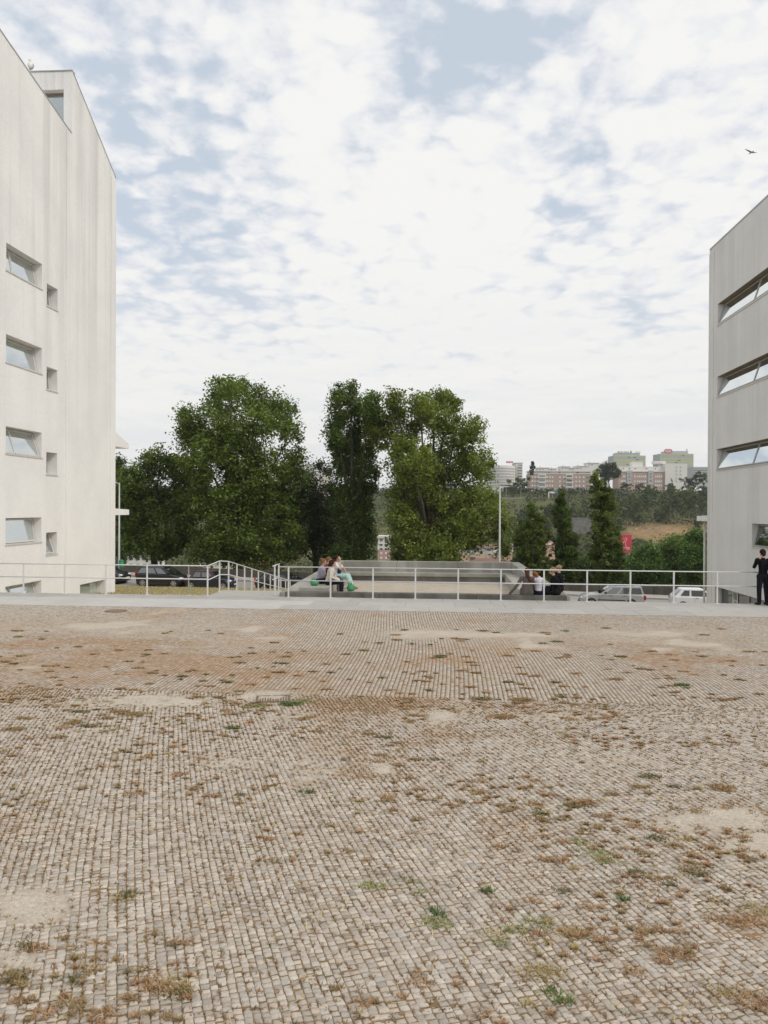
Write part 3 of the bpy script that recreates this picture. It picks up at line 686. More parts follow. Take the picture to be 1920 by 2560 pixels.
# low volume: roof, near end, back
XB = XL-11
r = lambda x, y, z: (x-oL[0], y-oL[1], z-oL[2])
m.quad(r(XL, yN, -4.6), r(XB, yN, -4.6), r(XB, yN, top1(yN)), r(XL, yN, top1(yN)))
m.quad(r(XL-.3, yN, top1(yN)-.5), r(XB, yN, top1(yN)-.5), r(XB, yF, top1(yF)-.5), r(XL-.3, yF, top1(yF)-.5))
m.quad(r(XL, yN, top1(yN)), r(XL, yF-.02, top1(yF)), r(XL-.3, yF-.02, top1(yF)), r(XL-.3, yN, top1(yN)))
m.quad(r(XL-.3, yN, top1(yN)), r(XL-.3, yF, top1(yF)), r(XL-.3, yF, top1(yF)-.5), r(XL-.3, yN, top1(yN)-.5))
m.quad(r(XB, yN, -4.6), r(XB, yF, -4.6), r(XB, yF, top1(yF)), r(XB, yN, top1(yN)))
m.build('lower_volume_wall', wallL, LB)
m = MB(); wall_holes(m, PLr, yF+.0, yE, -4.6, top2, hl, DEP)
# face of the taller volume that looks over the lower roof, with its window
PF = lambda u, z, i: (u-oL[0], yF+i-oL[1], z-oL[2])
def XZ(px, py, Y): p = at_y(px, py, Y); return float(p[0]), float(p[2])
xw0, zw1 = XZ(92, 226, yF); xw1, zw0 = XZ(159, 318, yF)
wf = [(xw0, xw1, zw0, zw1)]
ztf = lambda x: z2a+(XL-x)*.012
wall_holes(m, PF, XB, XL, -4.6, ztf, wf, .45)
m.quad(r(XL, yE, -4.6), r(XB, yE, -4.6), r(XB, yE, z2b), r(XL, yE, z2b)); m.quad(r(XB, yF, -4.6), r(XB, yE, -4.6), r(XB, yE, z2b), r(XB, yF, z2a))
m.quad(r(XL, yF, z2a), r(XL, yE, z2b), r(XB, yE, z2b), r(XB, yF, z2a+.13))
m.build('upper_volume_wall', wallL, LB)
for i, q in enumerate(hb):
    tilt_window(LB, PLr, q, DEP, (1, 0, 0), splits=(() if i in (1, 3) else (.30,)), out=(.17, .17, .30, .12, .32)[i])
for i, q in enumerate(hs): tilt_window(LB, PLr, q, DEP, (1, 0, 0), out=(.08, .06, 0, .30)[i], gl=glass_mat('dim window glass', (.06, .06, .05), mirror=.35) if i == 0 else MATS['dim window glass'])
tilt_window(LB, PLr, hl[0], DEP, (1, 0, 0), out=.02, gl=glass_mat('greenish glass', (.40, .46, .40), mirror=.25))
tilt_window(LB, PF, wf[0], .40, (0, -1, 0), out=.0, gl=glass_mat('grey-green glass', (.22, .26, .25), mirror=.35), fr=mat('brown frame', (.25, .17, .14), rough=.6), w=.08)
# metal coping strips along the skyline, vertical shadow joint, shallow ribs
cop = mat('coping metal', (.42, .42, .42), rough=.5, metal=.3)
m = MB(); c1 = lambda y: top1(y)+.0
m.hexa([r(XL-.32, yN, top1(yN)+.003), r(XL+.02, yN, top1(yN)+.003), r(XL+.02, yF-.03, top1(yF)+.003), r(XL-.32, yF-.03, top1(yF)+.003)], [r(XL-.32, yN, top1(yN)+.05), r(XL+.02, yN, top1(yN)+.05), r(XL+.02, yF-.03, top1(yF)+.05), r(XL-.32, yF-.03, top1(yF)+.05)]); m.build('coping', cop, LB)
m = MB(); m.hexa([r(XL-.32, yF, z2a+.003), r(XL+.02, yF, z2a+.003), r(XL+.02, yE, z2b+.003), r(XL-.32, yE, z2b+.003)], [r(XL-.32, yF, z2a+.05), r(XL+.02, yF, z2a+.05), r(XL+.02, yE, z2b+.05), r(XL-.32, yE, z2b+.05)]); m.build('coping', cop, LB)
m = MB(); m.hexa([r(XB, yF-.03, z2a+.14), r(XL+.0, yF-.03, z2a+.01), r(XL, yF+.25, z2a+.01), r(XB, yF+.25, z2a+.14)], [r(XB, yF-.03, z2a+.19), r(XL, yF-.03, z2a+.052), r(XL, yF+.25, z2a+.052), r(XB, yF+.25, z2a+.19)]); m.build('coping', cop, LB)
# flush pilaster strips and the pale foot
for (pa, pb) in ((164, 181), (276, 288)):
    y0, y1 = YZ(pa, 900, XL)[0], YZ(pb, 900, XL)[0]; zt = (top1(y0) if pb < 200 else top2(y1))-.12
    MB().box(*[v for v in (XL-oL[0]+.002, XL+.03-oL[0])], y0-oL[1], min(y1, yF-.03 if pb < 200 else yE)-oL[1], 0, zt-oL[2]).build('pilaster', wallL, LB)
y0 = YZ(266, 1480, XL)[0]; MB().box(.034, .075, y0-oL[1], yE-oL[1], 0, -1.7+4.6).build('plinth', mat('plinth render', (.72, .70, .66), var=.08, scale=3), LB)
# canopies on the far face
for (pa, pyt, pyb, L_) in ((322, 1110, 1122, 2.9), (323, 1274, 1287, 3.0)):
    zt = at_x(322, pyt, XL)[2]; zb_ = at_x(322, pyb, XL)[2]
    yc = YZ(pa, 1200, XL)[0]
    c_ = MB(); c_.hexa([r(XL-6, yE+.002, zb_-.0), r(XL, yE+.002, zb_), r(XL, yc, zb_), r(XL-6, yc, zb_)], [r(XL-6, yE+.002, zt+.45), r(XL, yE+.002, zt+(.45 if pyt < 1200 else .06)), r(XL, yc, zt), r(XL-6, yc, zt)]); c_.build('canopy', wallL, LB)

# right block
XR = 12.7
wallR = concrete('grey pale concrete', (.76, .755, .742), (.675, .67, .66), streak=.38, blot=.6, stain=(.52, .515, .50))
ye = YZ(1772.5, 900, XR)[0]; yn = 24.95
q1, w1 = YZ(1777.8, 623, XR); q2, w2 = YZ(1920, 490.5, XR); sr = (w2-w1)/(q2-q1); topr = lambda y: w1+(y-q1)*sr
topr_ = topr
RB = empty('concrete_building', (XR, yn, -4.6), 'grey pale concrete block with long ribbon windows, cut off by the right edge', 'building')
oR = np.array(RB.location); PR = lambda u, z, i: (XR+i-oR[0], u-oR[1], z-oR[2])
rr = lambda x, y, z: (x-oR[0], y-oR[1], z-oR[2])
yw = YZ(1793, 1000, XR)[0]; ym = YZ(1884, 900, XR)[0]; stp = yw-ym
rowsR = [(761.5, 814), (942, 993), (1122.9, 1175)]
hr = [(yn+.4, yw, YZ(1793, b, XR)[1], YZ(1793, a, XR)[1]) for a, b in rowsR]
yw2 = YZ(1880, 1330, XR)[0]; hr.append((yn+.4, yw2, YZ(1880, 1366.5, XR)[1], YZ(1880, 1308.7, XR)[1]))
yw3 = YZ(1787, 1480, XR)[0]; hr.append((yn+.4, yw3, -2.6, YZ(1787, 1465.6, XR)[1]))
m = MB(); wall_holes(m, PR, yn, ye, -4.6, topr, hr, .36)
XRB = XR+14
m.quad(rr(XR, ye, -4.6), rr(XRB, ye, -4.6), rr(XRB, ye, topr(ye)), rr(XR, ye, topr(ye))); m.quad(rr(XR, yn, -4.6), rr(XRB, yn, -4.6), rr(XRB, yn, topr(yn)), rr(XR, yn, topr(yn)))
m.quad(rr(XR, yn, topr(yn)), rr(XR, ye, topr(ye)), rr(XRB, ye, topr(ye)), rr(XRB, yn, topr(yn))); m.quad(rr(XRB, yn, -4.6), rr(XRB, ye, -4.6), rr(XRB, ye, topr(ye)), rr(XRB, yn, topr(yn)))
m.build('wall', wallR, RB)
head_brown = mat('brown window head', (.22, .17, .12), var=.3, scale=4, rough=.9)  # mottled dark brown for the thin lining under the window heads
for i, q in enumerate(hr[:3]):
    us = []; y = yw-stp
    while y > q[0]+.5: us.append((y-q[0])/(q[1]-q[0])); y -= stp
    us = tuple(sorted(us))
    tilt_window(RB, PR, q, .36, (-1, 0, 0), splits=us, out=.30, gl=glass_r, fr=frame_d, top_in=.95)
    b_ = MB(); b_.hexa([PR(q[0], q[3]-.012, .0), PR(q[1], q[3]-.012, .0), PR(q[1], q[3]-.012, .34), PR(q[0], q[3]-.012, .34)], [PR(q[0], q[3]-.002, .0), PR(q[1], q[3]-.002, .0), PR(q[1], q[3]-.002, .34), PR(q[0], q[3]-.002, .34)]); b_.build('window_head', head_brown, RB)
tilt_window(RB, PR, hr[3], .36, (-1, 0, 0), splits=(.5,), out=.22, gl=glass_d, fr=frame_d)
# lowest ribbon: fixed panes, a pale notice behind one of them
q = hr[4]
wl = MB(); ps = [q[1]-k_*1.55 for k_ in range(7) if q[1]-k_*1.55 > q[0]]
for y in ps: beam(wl, PR(y-.05, q[2], .30), PR(y-.05, q[3], .30), .07, (-1, 0, 0))
beam(wl, PR(q[0], q[3]-.04, .30), PR(q[1], q[3]-.04, .30), .07, (-1, 0, 0)); beam(wl, PR(q[0], q[2]+.04, .30), PR(q[1], q[2]+.04, .30), .07, (-1, 0, 0))
wlo = wl.build('window', frame_d, RB)
for a, b in zip(ps[1:], ps[:-1]): MB().quad(PR(a-.02, q[2]+.07, .31), PR(b-.09, q[2]+.07, .31), PR(b-.09, q[3]-.07, .31), PR(a-.02, q[3]-.07, .31)).build('pane', glass_d, wlo)
yp = YZ(1815, 1490, XR)[0]; yp2 = YZ(1828, 1490, XR)[0]; zt = -0.25
nb = MB(); nb.hexa([PR(yp2, zt-1.3, .28), PR(yp, zt-1.3, .28), PR(yp, zt-1.3, .295), PR(yp2, zt-1.3, .295)], [PR(yp2, zt-.15, .28), PR(yp, zt-.15, .28), PR(yp, zt-.15, .295), PR(yp2, zt-.15, .295)]); no_ = nb.build('notice', mat('paper', (.62, .62, .60)), RB)
for (a, b, c, d) in ((.2, .8, .80, .9), (.15, .85, .48, .72), (.25, .7, .36, .42), (.2, .8, .12, .28)):
    y0, y1 = yp2+(yp-yp2)*a, yp2+(yp-yp2)*b; MB().quad(PR(y0, zt-1.3+1.15*c, .277), PR(y1, zt-1.3+1.15*c, .277), PR(y1, zt-1.3+1.15*d, .277), PR(y0, zt-1.3+1.15*d, .277)).build('notice_print', mat('grey print', (.25, .25, .24)), no_)
m = MB(); m.hexa([rr(XR-.02, yn, topr(yn)+.003), rr(XR+.3, yn, topr(yn)+.003), rr(XR+.3, ye, topr(ye)+.003), rr(XR-.02, ye, topr(ye)+.003)], [rr(XR-.02, yn, topr(yn)+.06), rr(XR+.3, yn, topr(yn)+.06), rr(XR+.3, ye, topr(ye)+.06), rr(XR-.02, ye, topr(ye)+.06)]); m.build('coping', cop, RB)
y0 = YZ(1784, 900, XR)[0]; MB().box(-.025, -.002, y0-oR[1], ye-oR[1], 0, topr(ye)+4.4).build('pilaster', wallR, RB)
yc = YZ(1742, 1290, XR)[0]; zt, zb_ = at_x(1742, 1290, XR)[2], at_x(1742, 1302, XR)[2]
cn_ = MB(); cn_.hexa([rr(XR, ye+.002, zb_), rr(XR+6, ye+.002, zb_), rr(XR+6, yc, zb_), rr(XR, yc, zb_)], [rr(XR, ye+.002, zt+.05), rr(XR+6, ye+.002, zt+.05), rr(XR+6, yc, zt), rr(XR, yc, zt)]); cn_.build('canopy', wallL, RB)
MB().tube([rr(XR+.25, yc-.4, -4.6), rr(XR+.25, yc-.4, zb_-.002)], .05, 10).build('canopy_post', sill_m, RB)

# gull on the roof and gull in the sky
feath = mat('white feathers', (.78, .78, .76), var=.05); fgrey = mat('grey feathers', (.33, .34, .36), var=.08); beak = mat('yellow beak', (.7, .5, .1))
pg = at_d(75, 176, 30.5); y = pg[1]; 
zg_ = z2a+.05
pg = at_y(75.5, 178, yF+.12)
G1 = empty('gull', (pg[0], pg[1], pg[2]), 'white gull perched on the roof edge of the left concrete block', 'gull')
b = MB(); b.ell((0, 0, .26), (.10, .17, .12), rot=Matrix.Rotation(R(55), 3, 'X')); b.ell((.0, -.02, .46), (.055, .065, .055)); b.capsule((0, 0, .33), (0, -.02, .44), .065, .05); b.build('body', feath, G1)
MB().ell((0, .10, .25), (.11, .20, .07), rot=Matrix.Rotation(R(65), 3, 'X')).build('wings', fgrey, G1)
MB().capsule((0, -.06, .45), (0, -.13, .44), .018, .008, 6).build('beak', beak, G1)
for s in (-1, 1): MB().tube([(s*.035, 0, 0), (s*.035, .01, .16)], .009, 6).build('leg', beak, G1)
pf = at_d(1879, 381, 42)
G2 = empty('gull', pf, 'gull gliding in the sky above the right concrete block', 'gull', rz=R(20))
b = MB(); b.ell((0, 0, 0), (.065, .22, .06)); b.capsule((0, -.15, .0), (0, -.24, .01), .05, .035); b.build('body', fgrey, G2)
for s, a1, a2 in ((-1, .20, .24), (1, .03, .10)):
    w_ = MB(); t1 = Vector((s*.30, 0, a1*.55)); t2 = Vector((s*.66, .07, a2)); r0 = Vector((s*.03, 0, .02))
    for (p, q_, c0, c1) in ((r0, t1, .15, .12), (t1, t2, .12, .03)):
        w_.hexa([p+Vector((0, -c0/2, 0)), q_+Vector((0, -c1/2, 0)), q_+Vector((0, c1, 0)), p+Vector((0, c0, 0))], [p+Vector((0, -c0/2, .02)), q_+Vector((0, -c1/2, .012)), q_+Vector((0, c1, .012)), p+Vector((0, c0, .02))])
    w_.build('wing', fgrey, G2)
G2.scale = (.62,)*3
MB().hexa([(-.04, .18, -.01), (.04, .18, -.01), (.07, .34, -.01), (-.07, .34, -.01)], [(-.04, .18, .01), (.04, .18, .01), (.07, .34, .005), (-.07, .34, .005)]).build('tail', feath, G2)

# ------------------------------------------------------------------ sunken concrete seating bay
cst = concrete('bay concrete', (.385, .37, .325), (.235, .23, .195), streak=.65, blot=.9, stain=(.20, .195, .165))
cstk = concrete('dark kerb concrete', (.15, .145, .125), (.085, .082, .07), streak=.35, blot=.9, stain=(.28, .27, .24))
CX = -.62
BAY = empty('seating_bay', (CX, EDGE_Y, 0), 'concrete seating bay with benches round a sandy floor, behind the railing', 'seating bay')
y0, y1 = .0, 7.2     # local Y; world EDGE_Y + y
hi, ho_b, ho_n = 3.22, 3.92, 4.80
zb, zn, zf, zs = .70, .13, -.10, .27
# kerb in three cast lengths
for a, b in ((-4.62, -1.45), (-1.44, 1.75), (1.76, 4.70)): MB().box(a, b, .01, .38, -.6, .155, .015).build('kerb', cstk, BAY)
def wing(s):
    # sloping wing wall: outer line splays out towards the square
    top = lambda t: zn+(zb-zn)*t
    o = [(s*(ho_n+(ho_b-ho_n)*t), y0+.02+(y1-.02)*t) for t in (0, 1)]; w = [.55, .34]
    i_ = [(o[0][0]-s*w[0], o[0][1]), (o[1][0]-s*w[1], o[1][1])]
    b4 = [(o[0][0], o[0][1], -3.4), (o[1][0], o[1][1], -3.4), (i_[1][0], i_[1][1], -3.4), (i_[0][0], i_[0][1], -3.4)]
    t4 = [(o[0][0], o[0][1], top(0)), (o[1][0], o[1][1], top(1)), (i_[1][0], i_[1][1], top(1)), (i_[0][0], i_[0][1], top(0))]
    MB().hexa(b4, t4).build('wing_wall', cst, BAY)
    # bench inside, in slabs
    ys = [.39, 2.6, 4.8, y1-.75]
    for a, c in zip(ys[:-1], ys[1:]):
        f = lambda y: (ho_n-.55)+((ho_b-.34)-(ho_n-.55))*(y/y1)
        q = [(s*hi, a+.006), (s*hi, c-.006), (s*(f(c)-.003), c-.006), (s*(f(a)-.003), a+.006)]
        MB().hexa([(*p, -.8) for p in q], [(*p, zs) for p in q]).build('bench_slab', cst, BAY)
wing(-1); wing(1)
for a, b in ((-3.92, -1.3), (-1.29, 1.3), (1.31, 3.92)):
    MB().box(a, b, y1, y1+.32, -3.4, zb, .012).build('back_wall', cst, BAY)
for a, b in ((-3.56, -1.3), (-1.294, 1.3), (1.306, 3.56)):
    MB().box(a, b, y1-.74, y1-.004, .13, zs, .008).build('bench_slab', cst, BAY)
MB().box(-3.3, 3.3, y1-.50, y1-.012, -.8, .128).build('bench_riser', cst, BAY)
MB().box(-3.4, 3.4, .38, y1-.02, -.8, zf).build('sand_floor', mat('sandy floor', (.47, .41, .33), rough=.95, var=.12, scale=9, var2=(.42, .355, .27), bump=.4, bscale=40), BAY)
# ramp left of it
RAMP = bpy.data.objects.new('ramp', None); COL.objects.link(RAMP); tag(RAMP, kind='structure')
rx0, rx1 = -7.75, -5.45
MB().box(rx0-.1, rx1+.6, EDGE_Y-.004, 26.1, -4, -.004).build('ramp_landing', mat('ramp concrete', (.42, .40, .36), var=.1, scale=3, bump=.2), RAMP)
MB().hexa([(rx0-.1, 26.1, -5), (rx1, 26.1, -5), (rx1, 44, -5), (rx0-.1, 44, -5)], [(rx0-.1, 26.1, -.004), (rx1, 26.1, -.004), (rx1, 44, -2.9), (rx0-.1, 44, -2.9)]).build('ramp_surface', MATS['ramp concrete'], RAMP)

# ------------------------------------------------------------------ white railing
white = mat('white paint on steel', (.64, .635, .62), rough=.45, var=.06, scale=3)
RAIL_Y = 24.27
def xr(px): return float(at_y(px, 1450, RAIL_Y)[0])
fl = MB().cyl((0, 0, .006), (0, 0, 1), .075, .012, 14).mesh('post_foot', white)
def post(parent, x, y, z, h=1.0, m=None, r_=.025):
    b_ = MB(); b_.box(-r_, r_, -r_*.6, r_*.6, 0, h, .004); o = b_.build('post', m or white, parent); o.location = (x, y, z)
    f = link(bpy.data.objects.new('post_foot', fl), o); return o
rl = empty('railing', (xr(290), RAIL_Y, 0), 'white steel railing from the left edge past the left block to the ramp', 'railing')
o0 = np.array(rl.location)
pl = [-45, 58.6, 161.5, 264.5, 367.7, 471.5, 519]
for p_ in pl:
    mm = mat('bare steel', (.38, .38, .37), rough=.4, metal=.5) if p_ == 471.5 else None
    post(rl, xr(p_)-o0[0], 0, 0, 1.0, mm, .018 if mm else .025)
xe = xr(519)-o0[0]; xs_ = xr(-60)-o0[0]
for z in (1.0, .55):
    MB().tube([(xs_, 0, z+.012), (xe, 0, z+.012)], .019, 8).build('top_rail' if z > .9 else 'middle_rail', white, rl)
# ramp railing: level over the landing, then down the slope
rr_l = empty('railing', (rx0, RAIL_Y+1.1, 0), 'white ramp railing stepping down behind the left end of the seating bay', 'railing')
def zr(y): return 0.0 if y < 26.0 else -(y-26.0)*.162
ys = [25.37+1.1*k_ for k_ in range(12)]
for y in ys: post(rr_l, 0, y-(RAIL_Y+1.1), zr(y)-.0, 1.07)
for h in (1.08, .60):
    pts = [(xe+o0[0]-rx0, -1.1, h-.07), (0, 0, h+.02)]+[(0, y-(RAIL_Y+1.1), zr(y)+h) for y in ys[1:]]
    MB().tube(pts, .019, 8).build('handrail' if h > 1 else 'middle_rail', white, rr_l)
p1_, p2_ = at_z(686.6, 1488, 0), at_z(696.6, 1483.5, 0)
rl2 = empty('railing', (p1_[0], p1_[1], 0), 'short end piece of white railing with two posts between the ramp and the seating bay', 'railing')
dv = p2_-p1_
post(rl2, 0, 0, 0, 1.0); post(rl2, dv[0], dv[1], 0, 1.0)
for h in (1.02, .56): MB().tube([(-dv[0]*.55, -dv[1]*.45, h-.01), (dv[0]*1.2, dv[1]*1.15, h)], .019, 8).build('handrail' if h > .9 else 'middle_rail', white, rl2)
rl3 = empty('railing', (xr(699), RAIL_Y, 0), 'long white railing in front of the seating bay, running on to the right block', 'railing')
o3 = np.array(rl3.location)
for p_ in (721.3, 826.5, 932.5, 1038.5, 1145.5, 1252.3, 1360, 1467.8, 1576, 1684.5, 1793.3, 1901): post(rl3, xr(p_)-o3[0], 0, 0)
for z in (1.0, .55): MB().tube([(0, 0, z+.012), (xr(1990)-o3[0], 0, z+.012)], .019, 8).build('top_rail' if z > .9 else 'middle_rail', white, rl3)

# ------------------------------------------------------------------ street: low wall, lamps, bin
SW = empty('parapet_wall', (*rd(-20, 7.7), rz_(-20)), 'long low weathered concrete wall on the far side of the road', 'wall')
wm = concrete('parapet concrete', (.105, .095, .075), (.055, .052, .042), streak=.4, blot=.9, stain=(.12, .12, .10))
s = -60.0
while s < 110:
    a, c = rd(s+.02, 7.7), rd(s+3.98, 7.7); e, f = rd(s+3.98, 8.1), rd(s+.02, 8.1); z0, z1 = rz_(s), rz_(s+4); ol = np.array(SW.location); hgt = .60+.0*s
    q = [a, c, e, f]; zz_ = [z0, z1, z1, z0]
    MB().hexa([(p[0]-ol[0], p[1]-ol[1], z-.3-ol[2]) for p, z in zip(q, zz_)], [(p[0]-ol[0], p[1]-ol[1], z+.115+hgt-ol[2]) for p, z in zip(q, zz_)]).build('wall_panel', wm, SW)
    s += 4
steel = mat('galvanised steel', (.50, .51, .51), rough=.45, var=.08)
def lamp(px, pyt, d, z0, label, arms):
    p = at_d(px, pyt, d); t = empty('street_lamp', (p[0], p[1], z0), label, 'street lamp'); h = p[2]-z0
    MB().tube([(0, 0, 0), (0, 0, .5), (0, 0, h)], [.10, .085, .05], 12).build('pole', steel, t)
    MB().box(-.16, .16, -.16, .16, 0, .03).build('base_plate', steel, t)
    for s_ in arms:
        MB().tube([(0, 0, h-.12), (s_*.25, 0, h), (s_*.45, 0, h+.02)], .03, 8).build('arm', steel, t)
        l_ = MB().box(s_*.25, s_*.80, -.12, .12, h-.03, h+.09, .03).build('lamp_head', mat('lamp head grey', (.40, .41, .40), rough=.5), t)
        MB().box(s_*.32, s_*.74, -.08, .08, h-.045, h-.032).build('lens', mat('lamp lens', (.6, .6, .55), rough=.2), l_)
    return t
lamp(1250, 1214, 56, -3.1, 'tall slim street lamp standing just behind the seating bay', (-1,))
lamp(298.5, 1207, 61.5, -2.75, 'street lamp carrying a green litter bin beside the left block', (-1,))
pb = at_d(303.8, 1421, 61.3)
LBn = empty('litter_bin', pb, 'green plastic litter bin hung on the lamp post', 'litter bin')
green = mat('green plastic', (.02, .22, .09), rough=.4, var=.1)
MB().tube([(0, 0, 0), (0, 0, .08), (0, 0, .62)], [.13, .17, .21], 14).build('bucket', green, LBn)
MB().ell((0, 0, .62), (.22, .22, .12), 14, 8).build('lid', green, LBn); MB().box(-.18, -.10, .0, .04, .2, .5).build('bracket', dark_m, LBn)
# ------------------------------------------------------------------ trees
leaf = leaf_mat('leaves', .30); bark = mat('bark', (.085, .07, .052), rough=.95, var=.3, scale=3, bump=.6, bscale=12)
def crown_pts(lobes, n, cr, g, tight=.5, hollow=.5, squash=.85, rag=1.12):
    """lobes: (centre, (rx, ry, rz)) -> leaf centres gathered in clumps near the shell of every lobe"""
    wts = np.array([(r[0]*r[2]+r[1]*r[2]+r[0]*r[1]) for c, r in lobes]); wts = wts/wts.sum(); out = []; cl = []
    for (c, r), w in zip(lobes, wts):
        m = max(5, int(w*n/ (70))); 
        d = g.normal(size=(m, 3)); d /= np.linalg.norm(d, axis=1)[:, None]
        rad = (1-hollow*g.random(m)**1.6)*(1+(rag-1)*g.random(m)**3)
        cc = np.array(c)+d*np.array(r)*rad[:, None]
        k = max(1, int(w*n/m)); idx = np.repeat(np.arange(m), k)
        crr = cr*(.55+.8*g.random(m)); off = np.clip(g.normal(size=(len(idx), 3)), -2, 2)*crr[idx][:, None]*tight; off[:, 2] *= squash
        out.append(cc[idx]+off); cl.append(np.repeat(g.normal(0, 1, m), k))
    return np.concatenate(out), np.concatenate(cl)
LEAFK = 2.15
def tree(name, label, cat, base, lobes, n, ls, colr, seed, trunk=.35, cr=.9, group=None, limbs=True, tight=.42, hollow=.55, yellow=.3, crown='crown', up=.35, rag=1.05):
    g = np.random.default_rng(seed); base = np.array(base, float)
    T = empty(name, base, label, cat, group)
    lb = [(np.array(c)-base, r) for c, r in lobes]
    P, cv = crown_pts(lb, n, cr, g, tight, hollow, rag=rag)
    col = np.array(colr)*LEAFK*(1+.22*np.clip(cv, -2, 2))[:, None]*(.75+.5*g.random(len(P)))[:, None]
    yy = (g.random(len(P)) < yellow)[:, None]; col = np.where(yy, col*np.array([1.45, 1.22, .8]), col)
    leaf_mesh(crown, P, ls*(.7+.6*g.random(len(P))), np.clip(col, .004, .5), leaf, T, seed=seed, up=up)
    m = MB(); cen = np.mean([c for c, r in lb], 0); topc = max(lb, key=lambda q: q[0][2])[0]
    tp = Vector((cen[0]*.6, cen[1]*.6, max(cen[2]*.55, 1.0))); 
    m.tube([(0, 0, -.6), (0, 0, .3), tp*.5+Vector((.1, 0, 0)), tp, Vector(topc)*.75+tp*.25], [trunk*1.3, trunk, trunk*.8, trunk*.62, trunk*.15], 10)
    m.build('trunk', bark, T)
    if limbs:
        for c, r in lb[::2]:
            s = tp*(.55+.4*g.random()); e = Vector(c); md = s.lerp(e, .5)+Vector(g.normal(0, .25, 3))+Vector((0, 0, .2))
            m2 = MB().tube([s, md, e, e+Vector(g.normal(0, .5, 3))+Vector((0, 0, r[2]*.5))], [trunk*.32, trunk*.2, trunk*.1, trunk*.03], 7); m2.build('limb', bark, T)
    return T
def pl_(lst, d, gz=1.0, seed=0, dj=1.6):
    g = np.random.default_rng(seed); o = []
    for (a, b, rx, ry) in lst:
        dd = d+g.normal(0, dj); k = dd/FPX; o.append((at_d(a, b, dd), (rx*k, (rx+ry)/2*k*gz, ry*k)))
    return o
def gbase(px, d):
    p = at_d(px, 1400, d); return (p[0], p[1], float(terr(p[0], p[1]))-.1)
DG = (.056, .080, .018)
tree('poplar_tree', 'broad tall poplar with a domed crown and gaps near its top right', 'tree', gbase(590, 70), pl_(
    [(575, 1012, 55, 52), (562, 975, 34, 28), (580, 962, 13, 16), (607, 965, 12, 20), (650, 1005, 42, 34), (690, 1005, 18, 22), (640, 1060, 50, 36), (490, 1055, 46, 42), (462, 1088, 26, 52), (700, 1040, 34, 48), (722, 1092, 26, 38), (740, 1142, 20, 24), (560, 1085, 72, 48), (610, 1140, 80, 50), (520, 1150, 70, 62), (650, 1195, 92, 62), (730, 1180, 42, 50),
     (555, 1250, 92, 66), (670, 1280, 84, 72), (590, 1340, 105, 62), (705, 1350, 48, 50), (490, 1245, 50, 70), (640, 1390, 95, 30), (530, 1385, 60, 34)], 70, 1, 3), 78000, .25, DG, 101, .5, 1.0, yellow=.25, hollow=.6)
tree('broadleaf_tree', 'rounded lower tree between the left block and the broad poplar', 'tree', gbase(390, 72), pl_(
    [(400, 1158, 46, 34), (345, 1192, 42, 36), (440, 1190, 34, 48), (370, 1262, 66, 56), (322, 1290, 34, 70), (330, 1345, 36, 36), (430, 1322, 62, 66), (390, 1370, 60, 28), (310, 1235, 26, 40)], 72, 1, 5), 30000, .26, (.048, .068, .017), 102, .4, 1.0, yellow=.2)
tree('conifer_tree', 'narrow dark tree showing just beside the left block', 'tree', gbase(298, 80), pl_(
    [(296, 1150, 10, 26), (300, 1200, 17, 40), (302, 1270, 22, 60), (302, 1350, 24, 50)], 80, 1, 6, .4), 6000, .26, (.035, .055, .02), 103, .3, .8)
tree('dark_conifer', 'dark olive conifer mass standing between the two poplars', 'tree', gbase(790, 74), pl_(
    [(770, 1205, 28, 22), (806, 1178, 17, 24), (760, 1250, 44, 40), (812, 1250, 34, 50), (775, 1310, 56, 40), (820, 1320, 40, 50), (760, 1365, 58, 40), (830, 1375, 40, 34), (725, 1290, 26, 60)], 74, 1, 7), 24000, .20, (.022, .030, .010), 104, .4, .9, yellow=.15, hollow=.45)  # dark olive is this tree's own leaf colour
tree('poplar_tree', 'tall narrow ivy-dark poplar with a forked top left of the wide poplar', 'tree', gbase(880, 69), pl_(
    [(850, 1015, 22, 40), (846, 985, 12, 20), (876, 978, 10, 24), (882, 1010, 14, 24), (925, 1010, 22, 34), (935, 1060, 22, 40), (845, 1085, 27, 50), (905, 1040, 30, 30), (868, 1130, 34, 50), (905, 1100, 30, 50), (868, 1200, 40, 52), (915, 1190, 28, 60), (880, 1270, 50, 60), (895, 1345, 44, 58), (870, 1385, 46, 26)], 69, 1, 8, .9), 44000, .22, (.042, .062, .016), 105, .4, .85, yellow=.2, hollow=.5)
tree('poplar_tree', 'wide light green poplar with spreading right side above the seating bay', 'tree', gbase(1060, 67), pl_(
    [(985, 1000, 24, 24), (985, 1035, 26, 40), (1050, 1010, 30, 30), (1085, 995, 28, 20), (1120, 1012, 30, 36), (1080, 1050, 52, 44), (950, 1075, 34, 50), (1010, 1090, 48, 42), (1140, 1085, 44, 42), (1185, 1080, 30, 34), (1020, 1150, 62, 52), (1100, 1160, 70, 52), (1180, 1150, 46, 44), (1212, 1180, 26, 34),
     (1030, 1230, 66, 52), (1130, 1240, 76, 52), (1005, 1310, 34, 60), (1080, 1310, 70, 60), (1160, 1310, 56, 44), (1215, 1260, 38, 34), (1245, 1305, 30, 44), (1252, 1355, 22, 32), (1100, 1375, 84, 34), (1005, 1380, 34, 30), (1180, 1350, 34, 34), (1050, 1180, 50, 60), (1110, 1300, 50, 50), (1040, 1345, 44, 44)], 67, 1, 9), 80000, .225, (.072, .092, .022), 106, .5, .85, yellow=.35, hollow=.6)
